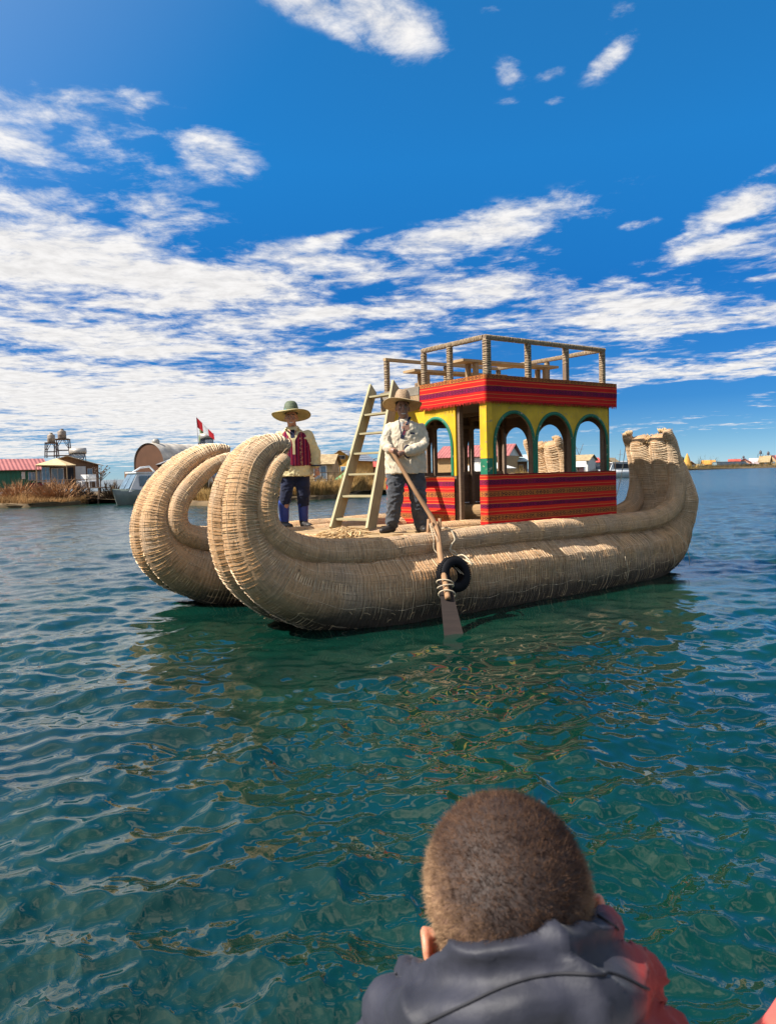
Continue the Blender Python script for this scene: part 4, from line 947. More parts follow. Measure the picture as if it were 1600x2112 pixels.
    hat(body, (-.005, -.012, 1.585), .238, .165, straw('straw_tan', (.13, .08, .05), (.42, .28, .16)), straw('straw_brim', (.24, .15, .07), (.50, .36, .19)), mat('dark_hatband', (.05, .032, .025), .8), (R(-15), R(4), 0), 1.0, True, .035)
    # dark hair under the hat
    hm = MB(); hm.ball((hc[0], hc[1] + .022, hc[2] + .045), (.081, .092, .080), 18, 12); hm.build('hair', mat('black_hair', (.010, .008, .008), .6, .2), body)
    return body
build_man1()
# --- the oar
hand_w = np.array(b1) + np.array([-.135, -.315, .965]); pivot = boat_pt(-1.925, -1.645, 1.03); dip = px_at(938, 1318, 7.50)
oar = thing('oar', hand_w, 0, 'long wooden oar with a dark blade lashed on, dipped in the lake', 'oar')
ax = pivot - hand_w; L1 = np.linalg.norm(ax); ax /= L1
dirn = dip - pivot; L2 = np.linalg.norm(dirn)
path = np.array([[0, 0, 0], ax * .5 * L1, pivot - hand_w, (pivot - hand_w) + dirn * .30, (pivot - hand_w) + dirn * .68])
path = spline([(*(-ax * .07), .021), (*path[0], .024), (*path[1], .026), (*path[2], .030), (*path[3], .034), (*path[4], .031)], .03)
MB().tube(path[:, :3], path[:, 3], 10).build('shaft', M_OAR, oar)
q0 = (pivot - hand_w) + dirn * .50; q1 = (pivot - hand_w) + dirn * 1.10; side = np.array(RIGHT); dd = (q1 - q0) / np.linalg.norm(q1 - q0); side = side - dd * (side @ dd); side /= np.linalg.norm(side); back = np.cross(dd, side)
if back[1] < 0: back = -back
bl = MB(); v = []; f = []; K = 12
for k in range(K + 1):
    q = k / K; c_ = q0 + (q1 - q0) * q + back * .034; hw = np.interp(q, [0, .08, .35, .9, 1], [.05, .066, .075, .105, .085]); th_ = np.interp(q, [0, .5, 1], [.014, .012, .007])
    for a, b_ in ((-1, -1), (1, -1), (1, 1), (-1, 1)): v.append(c_ + side * hw * a + back * th_ * b_)
for k in range(K):
    for j in range(4): f.append((4*k+j, 4*k+(j+1)%4, 4*k+4+(j+1)%4, 4*k+4+j))
f += [(0, 1, 2, 3), (4*K+3, 4*K+2, 4*K+1, 4*K)]
bl.add(v, f); bl.build('blade', M_BLADE, oar, False)
for q in (.06, .12, .23):
    c_ = q0 + (q1 - q0) * q + back * .015; hw = .088
    MB().tube([c_ + side * hw * math.cos(a) + back * .058 * math.sin(a) + dd * .02 * math.sin(a * 1.0 + q * 30) for a in np.linspace(0, 6.283, 22)], .0075, 6, False, ref=dd).build('lashing', M_ROPE, oar)

# --- the man in the wine red waistcoat
b2 = boat_pt(-2.28, .93, .90)
def build_man2():
    hc = (-.045, -.03, 1.50)
    bm_ = MB(); head_shape(bm_, hc, .078); limb(bm_, [(-.03, 0, 1.28), (-.042, -.005, 1.42)], [.065, .058]); limb(bm_, [(-.02, 0, .85), (-.02, 0, 1.05), (-.03, 0, 1.22)], [.15, .15, .15], 16, .8)
    limb(bm_, [(-.20, 0, 1.26), (-.28, .02, 1.02), (-.27, -.04, .80)], [.052, .042, .03]); limb(bm_, [(.16, 0, 1.26), (.245, .02, 1.02), (.265, -.04, .80)], [.052, .042, .03])
    for hp, kn, an in (((-.10, 0, .82), (-.15, -.03, .46), (-.19, .02, .09)), ((.06, 0, .82), (.075, -.03, .46), (.07, .02, .09))): limb(bm_, [hp, kn, an], [.085, .06, .042])
    hand(bm_, (.266, -.045, .795), (.27, -.06, .715), (-.2, .9, 0), (-.9, -.2, 0), .98); hand(bm_, (-.27, -.045, .795), (-.275, -.06, .715), (.2, .9, 0), (.9, -.2, 0), .98)
    V, F, N = remesh(bm_, .0075, 3); body = obj('person', V, F, M_SKIN2); body.location = b2; body.scale = (1.06, 1.06, 1.03); body.rotation_euler = (0, 0, R(6))
    tag(body, 'smiling man in a wide hat, wine red waistcoat and navy trousers behind the prow', 'person'); face_parts(body, hc, .078)
    navy = fabric('navy_trousers', (.012, .016, .038), .25)
    t_ = MB(); limb(t_, [(-.02, 0, .95), (-.02, 0, .80)], [.155, .155], 18, .82); limb(t_, [(-.10, 0, .80), (-.145, -.03, .48), (-.175, .0, .33)], [.110, .085, .072], 16); limb(t_, [(.06, 0, .80), (.078, -.03, .48), (.074, .0, .32)], [.112, .088, .074], 16)
    V, F, N = remesh(t_, .011, 3); V = creased(folds(V, N, .006, 8, 5, (1, 1, 1.3)), N, .010, 8, 5, 13, 3); obj('trousers', V, F, navy, body)
    for x0 in (-.18, .072):
        bt = MB(); limb(bt, [(x0, .0, .36), (x0, .015, .12), (x0, .015, .06)], [.074, .062, .055], 14); limb(bt, [(x0, .01, .05), (x0 + .06, -.12, .042), (x0 + .085, -.16, .04)], [.052, .046, .036], 12, .9, (0, 0, 1))
        V, F, N = remesh(bt, .01, 2); V[:, 2] = np.maximum(V[:, 2], .004); mi = [1 if np.mean([V[i][2] for i in q]) < .10 else (2 if np.mean([V[i][2] for i in q]) > .335 and np.mean([V[i][0] for i in q]) > x0 - .01 else 0) for q in F]
        obj('boot', V, F, [mat('blue_boot', (.014, .035, .19), .45, .2, 12), M_SHOE, mat('boot_cuff', (.62, .45, .36), .8)], body, True, None, mi)
    s_ = MB(); rows_ = [(.71,-.02,.215,.165),(.80,-.02,.215,.165),(.95,-.02,.222,.165),(1.10,-.025,.222,.16),(1.20,-.025,.215,.148),(1.28,-.025,.185,.12),(1.325,-.03,.12,.095),(1.355,-.035,.085,.08)]
    n = 28; v = []; f = []
    for z, cx, rx, ry in rows_:
        for k in range(n): a = 2 * math.pi * k / n; v.append((cx + rx * math.cos(a), ry * math.sin(a), z))
    for i in range(len(rows_) - 1):
        for k in range(n): f.append((i*n+k, i*n+(k+1)%n, (i+1)*n+(k+1)%n, (i+1)*n+k))
    f += [tuple(reversed(range(n))), tuple(range((len(rows_)-1)*n, len(rows_)*n))]; s_.add(v, f)
    limb(s_, [(-.20, 0, 1.245), (-.28, .02, 1.02), (-.268, -.03, .85)], [.082, .072, .058], 14); limb(s_, [(.155, 0, 1.245), (.245, .02, 1.02), (.262, -.03, .85)], [.084, .076, .060], 14); s_.tube([(-.035, 0, 1.33), (-.04, -.005, 1.385)], [.08, .074], 18)
    V, F, N = remesh(s_, .010, 4); V = creased(folds(V, N, .006, 8, 19), N, .011, 11, 8, 8, 6); M_CR2 = fabric('yellow_cream_wool', (.60, .50, .27)); obj('shirt', V, F, M_CR2, body)
    bvh = BVHTree.FromPolygons([Vector(q) for q in V], F)
    # waistcoat: worn over the shirt, open V at the neck, ends above the shirt hem
    wv = MB(); rows_ = [(.845,-.02,.232,.180),(.95,-.02,.236,.178),(1.10,-.025,.234,.172),(1.20,-.025,.222,.158),(1.275,-.025,.190,.130),(1.325,-.03,.125,.100)]
    v = []; f = []
    for z, cx, rx, ry in rows_:
        for k in range(n): a = 2 * math.pi * k / n; v.append((cx + rx * math.cos(a) * .96, ry * math.sin(a), z))
    for i in range(len(rows_) - 1):
        for k in range(n): f.append((i*n+k, i*n+(k+1)%n, (i+1)*n+(k+1)%n, (i+1)*n+k))
    f += [tuple(reversed(range(n))), tuple(range((len(rows_)-1)*n, len(rows_)*n))]; wv.add(v, f)
    V, F, N = remesh(wv, .010, 3)
    m = bpy.data.materials.new('wine_weave'); m.use_nodes = True; t = NT(m.node_tree); p = t.n['Principled BSDF']; ob = t.node('ShaderNodeTexCoord').outputs['Object']; x_, y_, z_ = t.sep(ob)
    st = t.math('FRACT', t.math('MULTIPLY', x_, 22.0)); fig = t.noise(t.mapping(ob, scale=(90, 90, 60)), 1.0, 2)
    c = t.ramp(st, [(0, (.10, .006, .03)), (.3, (.035, .008, .05)), (.45, (.22, .01, .03)), (.6, (.35, .12, .16)), (.66, (.16, .006, .03)), (.85, (.30, .015, .03))], 'CONSTANT')
    c = t.mix(t.math('MULTIPLY', t.rng(t.math('ABSOLUTE', t.math('SUBTRACT', x_, .07)), .022, .012), t.rng(fig, .54, .6)), c, (.38, .24, .12))
    t.l.new(c, p.inputs['Base Color']); p.inputs['Roughness'].default_value = .9; p.inputs['Specular IOR Level'].default_value = .15
    obj('waistcoat', V, F, m, body); bvw = BVHTree.FromPolygons([Vector(q) for q in V], F)
    for pts in ([(-.115, 1.345), (-.085, 1.27), (-.035, 1.19), (-.022, 1.13)], [(.045, 1.345), (.02, 1.27), (-.02, 1.19), (-.022, 1.13)], [(-.022, 1.14), (-.022, 1.0)]):
        v, f = strip_on(bvw, pts, .032, .006); obj('neck_band', v, f, M_CR2, body)
    v, f = strip_on(bvw, [(-.035, 1.33), (-.035, 1.26), (-.03, 1.22)], .055, .007); obj('undershirt', v, f, M_NAVY, body)
    MB().tube([(.262 + .062 * math.cos(a), -.03 + .062 * math.sin(a), .845) for a in np.linspace(0, 6.283, 25)], .009, 6, False).build('cuff_trim', M_NAVY, body); MB().tube([(-.268 + .06 * math.cos(a), -.03 + .06 * math.sin(a), .845) for a in np.linspace(0, 6.283, 25)], .009, 6, False).build('cuff_trim', M_NAVY, body)
    hat(body, (-.045, -.012, 1.565), .255, .155, straw('straw_green', (.015, .032, .028), (.13, .16, .09), 60), straw('straw_yellow', (.22, .17, .07), (.48, .40, .20)), mat('teal_hatband', (.06, .19, .20), .8, .4, 40), (R(-14), R(0), 0), 2.2, False, .04)
    hm = MB(); hm.ball((hc[0], hc[1] + .022, hc[2] + .045), (.081, .092, .080), 18, 12); hm.build('hair', mat('black_hair', (.010, .008, .008), .6, .2), body)
build_man2()

# ------------------------------------------------------------------ the floating villages behind
def P(x, y, D): return px_at(x, y, D)
def Z_at(x, y, D): return px_at(x, y, D)[2]
M_PANE = mat('window_pane', (.10, .16, .22), .08, .3, 2, spec=.8); M_FRAME = mat('white_frame', (.62, .60, .56), .6)
M_DIRT = mat('reed_ground', (.12, .08, .04), .95, .35, 1.2, bump=.4)
def island(name, pts, z, label, back=None):
    """low floating bank of cut reeds: outline of world points (x, y)"""
    P2 = np.array(pts, float); n = len(P2); c = P2.mean(0); v = []; f = []; g = np.random.default_rng(n)
    for k, (sc, zz) in enumerate(((1.012, -.3), (1.0, z * .55), (.985, z), (.6, z + .05), (.2, z + .05))):
        for q in P2: d = (q - c) * sc + c; v.append((d[0] + g.normal() * .12, d[1] + g.normal() * .12, zz + g.normal() * .03))
    for k in range(4):
        for i in range(n): f.append((k*n+i, k*n+(i+1)%n, (k+1)*n+(i+1)%n, (k+1)*n+i))
    f.append(tuple(range(4*n, 5*n)))
    o = obj(name, v, f, M_DIRT); o['kind'] = 'structure'; o['label'] = label; return o
def shore(pxs, D2, zback=None):
    """outline from waterline points in the photo back to a farther distance"""
    a = []
    for x, y in pxs:
        d = px_dir(x, y); k = -CAM_H / d[2]; a.append((d[0] * k, d[1] * k))
    b_ = [(a[-1][0] * D2 / a[-1][1], D2), (a[0][0] * D2 / a[0][1], D2)]
    out = []
    for i in range(len(a) - 1):
        for q in np.linspace(0, 1, 6, endpoint=False): out.append(tuple(np.array(a[i]) * (1 - q) + np.array(a[i + 1]) * q))
    out.append(a[-1])
    return out + b_, a
L_PTS, L_EDGE = shore([(-220,1050),(-60,1049),(60,1047),(165,1041),(205,1036),(262,1038)], 95)
island('reed_island', L_PTS, .28, 'low reed island on the left with the green house')
M_PTS, M_EDGE = shore([(300,1040),(385,1043),(450,1043),(560,1034),(640,1031),(700,1028),(745,1022),(800,1018),(880,1016),(980,1012),(1070,1008),(1150,1003)], 120)
island('reed_island', M_PTS, .28, 'long reed island behind the boat with huts')
R_PTS, R_EDGE = shore([(1170,987),(1215,985),(1250,984)], 260)
island('reed_island', R_PTS, .28, 'reed bank right of the cabin with moored boats')
F_PTS, F_EDGE = shore([(1375,971.5),(1440,969),(1520,966.3),(1600,964.2),(1700,961.5)], 520)
island('reed_island', F_PTS, .3, 'far shore of low houses on the right')

def reed_bed(name, edge_px, count, seed, h, color, label, depth=3.0, ylim=None):
    """dry standing reeds along a waterline"""
    g = np.random.default_rng(seed); e = np.array(edge_px); seg = np.linalg.norm(np.diff(e, axis=0), axis=1); cum = np.concatenate([[0], np.cumsum(seg)])
    q = g.uniform(0, cum[-1], count); bx = np.interp(q, cum, e[:, 0]); by = np.interp(q, cum, e[:, 1]) + .3 + depth * g.uniform(0, 1, count) ** 1.3
    clump = np.array([mnoise.noise(Vector((x * .35 + seed, y * .35, 0))) for x, y in zip(bx, by)])
    hh = h * np.clip(.75 + .7 * clump, .25, 1.5) * g.uniform(.6, 1.15, count)
    lean = g.normal(size=(count, 2)) * .22 + np.array([.10, 0]); wd = g.uniform(.012, .03, count); a = g.uniform(0, 3.14, count)
    b0 = np.stack([bx, by, np.full(count, .12)], -1); s_ = np.stack([np.cos(a), np.sin(a), 0 * a], -1) * wd[:, None]
    mid = b0 + np.stack([lean[:, 0] * hh * .35, lean[:, 1] * hh * .35, hh * .6], -1); top = b0 + np.stack([lean[:, 0] * hh, lean[:, 1] * hh, hh], -1)
    V = np.stack([b0 - s_, b0 + s_, mid + s_ * .8, mid - s_ * .8, top], 1).reshape(-1, 3); k = np.arange(count) * 5
    F = np.stack([k, k + 1, k + 2, k + 3], -1).tolist() + np.stack([k + 3, k + 2, k + 4], -1).tolist()
    m = bpy.data.materials.new(name); m.use_nodes = True; t = NT(m.node_tree); p = t.n['Principled BSDF']; pos = t.node('ShaderNodeNewGeometry').outputs['Position']
    n_ = t.noise(pos, .9, 5, .65); n2_ = t.noise(t.mapping(pos, scale=(9, 9, .6)), 1.0, 3)
    c = t.mix(t.rng(n_, .35, .65), tuple(x * .55 for x in color), tuple(min(1, x * 1.25) for x in color)); c = t.mix(t.rng(n2_, .5, .7, 0, .6), c, tuple(x * .4 for x in color))
    t.l.new(c, p.inputs['Base Color']); p.inputs['Roughness'].default_value = .85; p.inputs['Specular IOR Level'].default_value = .1
    tr = t.node('ShaderNodeBsdfTranslucent'); t.l.new(c, tr.inputs['Color']); mx = t.node('ShaderNodeMixShader', inp={0: .3}); t.l.new(p.outputs[0], mx.inputs[1]); t.l.new(tr.outputs[0], mx.inputs[2]); t.l.new(mx.outputs[0], t.n['Material Output'].inputs['Surface'])
    o = obj(name, V, F, m, None, False); o['kind'] = 'stuff'; o['label'] = label; o['category'] = 'reeds'; return o
REDB, GOLD = (.40, .235, .10), (.50, .32, .12)
reed_bed('shore_reeds', L_EDGE, 9000, 1, 0.72, REDB, 'russet dry reeds along the left island', 3.2)
reed_bed('shore_reeds', M_EDGE[:4], 5000, 2, 1.1, GOLD, 'golden reeds behind the prows', 2.5)
reed_bed('shore_reeds', M_EDGE[3:7], 9000, 3, 1.65, GOLD, 'tall golden reeds behind the ladder', 4.5)
reed_bed('shore_reeds', M_EDGE[6:], 9000, 4, 1.45, GOLD, 'golden reeds seen through the cabin', 6)
reed_bed('shore_reeds', R_EDGE, 1500, 5, 1.8, (.34, .24, .11), 'pale reeds on the bank right of the cabin', 6)
reed_bed('shore_reeds', F_EDGE, 3000, 6, 2.2, (.20, .15, .06), 'low brown reeds along the far right shore', 8)
def bush(x, ybase, D, w, h, label, color, seed, n=1500):
    g = np.random.default_rng(seed); b = P(x, ybase, D); b[2] = .2
    ph, th = g.uniform(0, 6.28, n), np.arccos(g.uniform(0, 1, n)); r_ = g.uniform(.35, 1.05, n) * (1 + .25 * np.sin(ph * 3 + seed))
    p0 = np.stack([r_ * np.sin(th) * np.cos(ph) * w / 2, r_ * np.sin(th) * np.sin(ph) * w / 2, r_ * np.cos(th) * h], -1)
    d = p0 * .25 + g.normal(size=(n, 3)) * .08 + np.array([0, 0, .10]); s_ = g.normal(size=(n, 3)) * .02
    V = np.stack([p0 - s_, p0 + s_, p0 + d], 1).reshape(-1, 3); k = np.arange(n) * 3
    o = thing('reed_bush', b, 0, label, 'bush', 'bushes along the reed shore')
    lv = obj('foliage', V, np.stack([k, k + 1, k + 2], -1), mat('bush_leaf_%d' % seed, color, .9, .45, 2.5), o, False)
    st = MB()
    for q in range(7): a = q * .9; st.tube([(0, 0, -.1), (math.cos(a) * w * .12, math.sin(a) * w * .12, h * .4), (math.cos(a) * w * .3, math.sin(a) * w * .3, h * .8)], [.03, .02, .01], 4)
    st.build('stem', M_DARKWOOD, o); return o
bush(118, 1040, 52.5, 3.6, 1.15, 'large russet bush below the green house porch', (.34, .18, .08), 1, 3600)
bush(35, 1042, 52, 3.0, 1.15, 'russet bush at the left edge below the green wall', (.36, .19, .085), 2, 3000)
bush(235, 1034, 54, 1.5, 1.0, 'small dark bush left of the moored launch', (.11, .07, .035), 3, 1200)
bush(418, 1038, 52, 1.7, 1.7, 'dark olive bush between the two prows', (.10, .075, .03), 4, 1600)
bush(452, 1040, 52, 1.7, 1.3, 'brown bush close to the near prow', (.24, .13, .05), 5, 1500)
bush(172, 1036, 53, 1.6, .8, 'dark low bush under the porch deck', (.05, .042, .04), 6, 1000)
bush(668, 1028, 54, 2.2, 1.0, 'dark foot of reeds beside the ladder', (.12, .08, .04), 7, 1500)

def roof_slab(p4, th, material, parent, name='roof'):
    """sloping sheet: four corners, given thickness"""
    a = np.array(p4, float); n = np.cross(a[1] - a[0], a[3] - a[0]); n /= np.linalg.norm(n); n = n if n[2] > 0 else -n
    v = np.vstack([a, a + n * th]); return obj(name, v, [(0, 1, 2, 3), (7, 6, 5, 4), (0, 4, 5, 1), (1, 5, 6, 2), (2, 6, 7, 3), (3, 7, 4, 0)], material, parent, False)
def corrugated(name, c, rough=.45, metal=.0, pitch=5.0, axis=0):
    if name in MATS: return MATS[name]
    m = bpy.data.materials.new(name); m.use_nodes = True; t = NT(m.node_tree); p = t.n['Principled BSDF']; ob = t.node('ShaderNodeTexCoord').outputs['Object']
    n_ = t.noise(ob, 1.3, 5, .6); w_ = t.math('SINE', t.math('MULTIPLY', t.sep(ob)[axis], pitch * 6.28))
    t.l.new(t.mix(t.rng(n_, .35, .7, 0, .6), c, tuple(x * .6 for x in c)), p.inputs['Base Color']); p.inputs['Roughness'].default_value = rough; p.inputs['Metallic'].default_value = metal
    b = t.node('ShaderNodeBump', inp={'Strength': .6, 'Distance': .03, 'Height': w_}); t.l.new(b.outputs[0], p.inputs['Normal']); MATS[name] = m; return m
def house(name, label, xl, xr, D, yb, ye, yr, depth, yaw, wallm, roofm, openings=(), ridge='x', over=.3, gable_m=None, cat='house', group=None, stilts=0, zb=None):
    """gabled house: facade between photo columns xl..xr at distance D; yb, ye, yr are the photo rows of base, eaves and ridge"""
    xc = (xl + xr) / 2; c = P(xc, yb, D); zb = max(c[2], .25) if zb is None else zb; c[2] = zb
    W = (xr - xl) / FPX * D; he = Z_at(xc, ye, D) - zb; hr = Z_at(xc, yr, D) - zb
    o = thing(name, c, yaw - math.atan2(c[0], c[1]), label, cat, group); h = W / 2; d = depth
    v = [(-h,0,0),(h,0,0),(h,d,0),(-h,d,0),(-h,0,he),(h,0,he),(h,d,he),(-h,d,he)]; f = [(0,1,5,4),(1,2,6,5),(2,3,7,6),(3,0,4,7)]
    wl = obj('wall', v, f, wallm, o, False)
    if ridge == 'x':
        gv = [(-h,0,he),(-h,d,he),(-h,d/2,hr),(h,0,he),(h,d,he),(h,d/2,hr)]; s_ = (hr - he) / (d / 2)
        for y0, y1 in ((-over, d / 2), (d + over, d / 2)):
            z0 = he - over * s_; roof_slab([(-h - over, y0, z0), (h + over, y0, z0), (h + over, y1, hr), (-h - over, y1, hr)], .05, roofm, o)
    else:
        gv = [(-h,0,he),(h,0,he),(0,0,hr),(-h,d,he),(h,d,he),(0,d,hr)]; s_ = (hr - he) / h
        for x0, x1 in ((-h - over, 0), (h + over, 0)):
            z0 = he - over * s_; roof_slab([(x0, -over, z0), (x0, d + over, z0), (x1, d + over, hr), (x1, -over, hr)], .05, roofm, o)
    obj('gable', gv[:3], [(0, 1, 2)], gable_m or wallm, o, False); obj('gable', gv[3:], [(2, 1, 0)], gable_m or wallm, o, False)
    for (kind, x0, x1, y0, y1, mm) in openings:      # fractions of the facade, heights as fractions of the eaves
        a, b_, z0, z1 = -h + W * x0, -h + W * x1, he * y0, he * y1
        fr = MB().box((a, -.05, z0), (b_, -.005, z1)).build(kind, M_FRAME if kind == 'window' else mm, o, False)
        e = .08 * min(b_ - a, z1 - z0)
        MB().box((a + e, -.065, z0 + e), ((a + b_) / 2 - e / 2, -.051, z1 - e)).build('pane' if kind == 'window' else 'panel', mm, fr, False); MB().box(((a + b_) / 2 + e / 2, -.065, z0 + e), (b_ - e, -.051, z1 - e)).build('pane' if kind == 'window' else 'panel', mm, fr, False)
    for k in range(stilts):
        x = -h + W * (k + .5) / stilts; MB().bar((x, .15, -zb + .1), (x, .15, 0), .14, .14).build('stilt', M_DARKWOOD, o, False)
    return o
M_GRN = corrugated('green_sheet', (.020, .15, .085), .6, 0, 3.0); M_PINK = corrugated('pink_red_roof', (.40, .13, .11), .5, 0, 3.5); M_TIN = corrugated('tin_roof', (.42, .42, .41), .4, .2, 3.5); M_THATCH = mat('thatch', (.33, .24, .13), .95, .35, 3, bump=.6, stretch=(1, 1, 4))
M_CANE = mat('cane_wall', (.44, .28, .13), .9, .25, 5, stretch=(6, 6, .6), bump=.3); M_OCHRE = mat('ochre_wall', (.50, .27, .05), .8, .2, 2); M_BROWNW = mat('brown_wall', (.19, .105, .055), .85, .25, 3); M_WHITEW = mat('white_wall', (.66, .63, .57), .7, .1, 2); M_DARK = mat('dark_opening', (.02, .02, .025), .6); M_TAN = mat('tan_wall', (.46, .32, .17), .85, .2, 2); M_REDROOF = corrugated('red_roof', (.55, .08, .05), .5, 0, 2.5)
M_GLASSB = mat('blue_glass', (.12, .25, .38), .08, .3, 1.5, spec=.8); M_MAROON = mat('maroon_panel', (.20, .035, .06), .7, .2, 4)

# left island: the green house with its porch
gh = house('green_house', 'green sheet house with a faded red roof on the left island', -70, 88, 56, 1011, 968, 946, 4.6, R(6), M_GRN, M_PINK, [('window', .79, .88, .48, .86, M_GLASSB), ('window', .90, .985, .40, .92, M_GLASSB), ('vent', .71, .755, .55, .88, M_WHITEW), ('panel_board', .80, .99, .0, .36, M_MAROON), ('panel_board', .5, .62, .0, .12, M_MAROON)], stilts=7, zb=.95)
ph = house('porch_house', 'open fronted brown house with a low gable beside the green house', 92, 192, 55.5, 1002, 957, 941, 4.5, R(-6), M_BROWNW, mat('sand_roof', (.42, .33, .22), .7, .25, 1.5), [('window', .0, .16, .18, .9, M_GLASSB), ('window', .18, .42, .2, .85, M_PANE), ('door', .46, .60, .0, .86, M_DARK), ('curtain', .64, .84, .08, .9, M_WHITEW), ('window', .87, .97, .35, .80, M_PANE)], ridge='y', over=.35, zb=1.05)
pd = thing('porch_deck', P(150, 1003, 54), R(-4), 'dark plank deck on stilts in front of the porch house', 'deck')
for k in range(16): MB().box((-2.4 + .31 * k, -1.1, 1.08 - pd.location[2]), (-2.4 + .31 * k + .29, 1.2, 1.13 - pd.location[2])).build('board', M_DARKWOOD, pd, False)
for k in range(7):
    MB().bar((-2.2 + .75 * k, -1.0, -pd.location[2]), (-2.2 + .75 * k + .1, -1.0, 1.08 - pd.location[2]), .12, .12).build('stilt', M_DARKWOOD, pd, False); MB().bar((-2.2 + .75 * k, -1.05, 1.1 - pd.location[2]), (-2.2 + .75 * k, -1.05, 1.75 - pd.location[2]), .05, .05).build('rail_post', M_DARKWOOD, pd, False)
MB().bar((-2.25, -1.05, 1.72 - pd.location[2]), (2.4, -1.05, 1.72 - pd.location[2]), .05, .05).build('rail', M_DARKWOOD, pd, False)
def chair(x, D, z, label, yaw):
    o = thing('garden_chair', (P(x, 990, D)[0], D, z), yaw, label, 'chair', 'white chairs on the porch deck'); w_ = mat('white_plastic', (.72, .70, .66), .4)
    MB().box((-.24, -.24, .40), (.24, .24, .45)).build('seat', w_, o, False); MB().box((-.24, .20, .45), (.24, .25, .92)).build('backrest', w_, o, False)
    for a in (-.21, .21):
        for b_ in (-.21, .21): MB().box((a - .025, b_ - .025, 0), (a + .025, b_ + .025, .40)).build('leg', w_, o, False)
for k, (x, lab) in enumerate(((168, 'white chair on the porch deck nearest the porch door'), (180, 'middle white chair on the porch deck'), (191, 'white chair at the right end of the porch deck'))): chair(x, 53.9, 1.14, lab, R(20 * k - 20))
pr = thing('parasol', (P(112, 990, 54.2)[0], 54.2, 1.12), 0, 'sand coloured square awning in front of the porch house', 'awning'); v = [(-1.0, -.7, 1.72), (1.25, -.7, 1.62), (1.25, .9, 1.66), (-1.0, .9, 1.76), (.2, .1, 2.15)]
obj('canopy', v + [(a, b_, c_ - .05) for a, b_, c_ in v], [(0,1,4),(1,2,4),(2,3,4),(3,0,4),(6,5,9),(7,6,9),(8,7,9),(5,8,9)], mat('sand_canvas', (.62, .46, .24), .9, .15), pr, False)
for a in (-.95, 1.2): MB().bar((a, -.65, 0), (a, -.65, 1.66), .05, .05).build('pole', M_WOOD, pr, False)
# water tanks on steel frames
def tank_tower(x, yt, ytop, yplat, ybot, D, wpx, label, color=(.25, .20, .15), plat=1.5):
    z0, zp, zt = Z_at(x, ybot, D), Z_at(x, yplat, D), Z_at(x, ytop, D); r_ = wpx / FPX * D / 2; c = P(x, ybot, D); o = thing('water_tank', c, R(15), label, 'water tank', 'water tanks on stands')
    h = zt - zp; tb = MB(); tb.lathe([(r_, .05), (r_ * 1.02, h * .08), (r_ * 1.0, h * .4), (r_ * 1.03, h * .42), (r_, h * .45), (r_, h * .74), (r_ * .93, h * .8), (r_ * .45, h * .9), (r_ * .42, h * .99)], 18, (0, 0, zp - z0)); tb.build('tank', mat('tank_' + label[:6], color, .5, .15, 2), o)
    MB().lathe([(r_ * .44, 0), (r_ * .44, h * .06)], 14, (0, 0, zp - z0 + h * .97)).build('lid', mat('tank_lid', (.05, .05, .05), .5), o)
    MB().box((-r_ * plat, -r_ * plat, zp - z0 - .06), (r_ * plat, r_ * plat, zp - z0 + .02)).build('platform', M_DARKWOOD, o, False); q = r_ * plat * .9; b_ = q * 1.15; hp = zp - z0
    st = mat('rust_steel', (.045, .025, .022), .7, .4, 6)
    for sx, sy in ((-1,-1),(1,-1),(1,1),(-1,1)):
        MB().bar((sx * b_, sy * b_, 0), (sx * q, sy * q, hp), .07, .07).build('leg', st, o, False); MB().bar((sx * q, sy * q, hp * .5), (sx * q * .15, sy * q, hp), .04, .04).build('strut', st, o, False)
    for sy in (-1, 1): MB().bar((-b_ * .95, sy * b_, hp * .12), (b_ * .95, sy * b_, hp * .12), .05, .05).build('rung', st, o, False); MB().bar((-b_ * .93, sy * b_, hp * .4), (b_ * .93, sy * b_, hp * .4), .05, .05).build('rung', st, o, False)
tank_tower(107.5, 0, 893, 913, 944, 58, 15, 'lower left water tank on a rusty frame above the green house')
tank_tower(130, 0, 885, 905.5, 944, 60, 16.5, 'taller right water tank on a rusty frame above the porch house', (.23, .18, .14), 1.7)
def solar_heater(x, yb, yt, D, label, w_=2.6, flip=1):
    z0 = Z_at(x, yb, D); h = Z_at(x, yt, D) - z0; o = thing('solar_heater', P(x, yb, D), R(8), label, 'water heater', 'solar water heaters'); st = mat('grey_steel', (.25, .25, .25), .4, .2, 5)
    MB().tube([(-w_ / 2, .25, h - .24), (w_ / 2, .25, h - .24)], .24, 16).build('drum', mat('steel_drum', (.42, .38, .33), .35, .15, 3, .3), o)
    for k in range(12): x_ = -w_ * .45 + w_ * .9 * k / 11; MB().tube([(x_, -.75, .08), (x_, .18, h - .42)], .035, 6).build('tube', mat('dark_tube', (.02, .025, .04), .2), o)
    for sx in (-1, 1): MB().bar((sx * w_ * .46, .35, 0), (sx * w_ * .42, .28, h - .4), .05, .05).build('leg', st, o, False); MB().bar((sx * w_ * .48, -.8, 0), (sx * w_ * .46, .2, h - .45), .05, .05).build('leg', st, o, False)
solar_heater(160, 953, 923.5, 56.5, 'solar water heater on the roof of the porch house', 1.15)
dt = thing('bare_shrub', P(207, 1003, 55), 0, 'bare twiggy shrub right of the porch deck', 'shrub'); g = np.random.default_rng(12); st = MB(); st.tube([(0, 0, -.5), (.02, 0, .5), (.1, 0, 1.0)], [.05, .04, .03], 5); st.build('trunk', M_DARKWOOD, dt); st = MB()
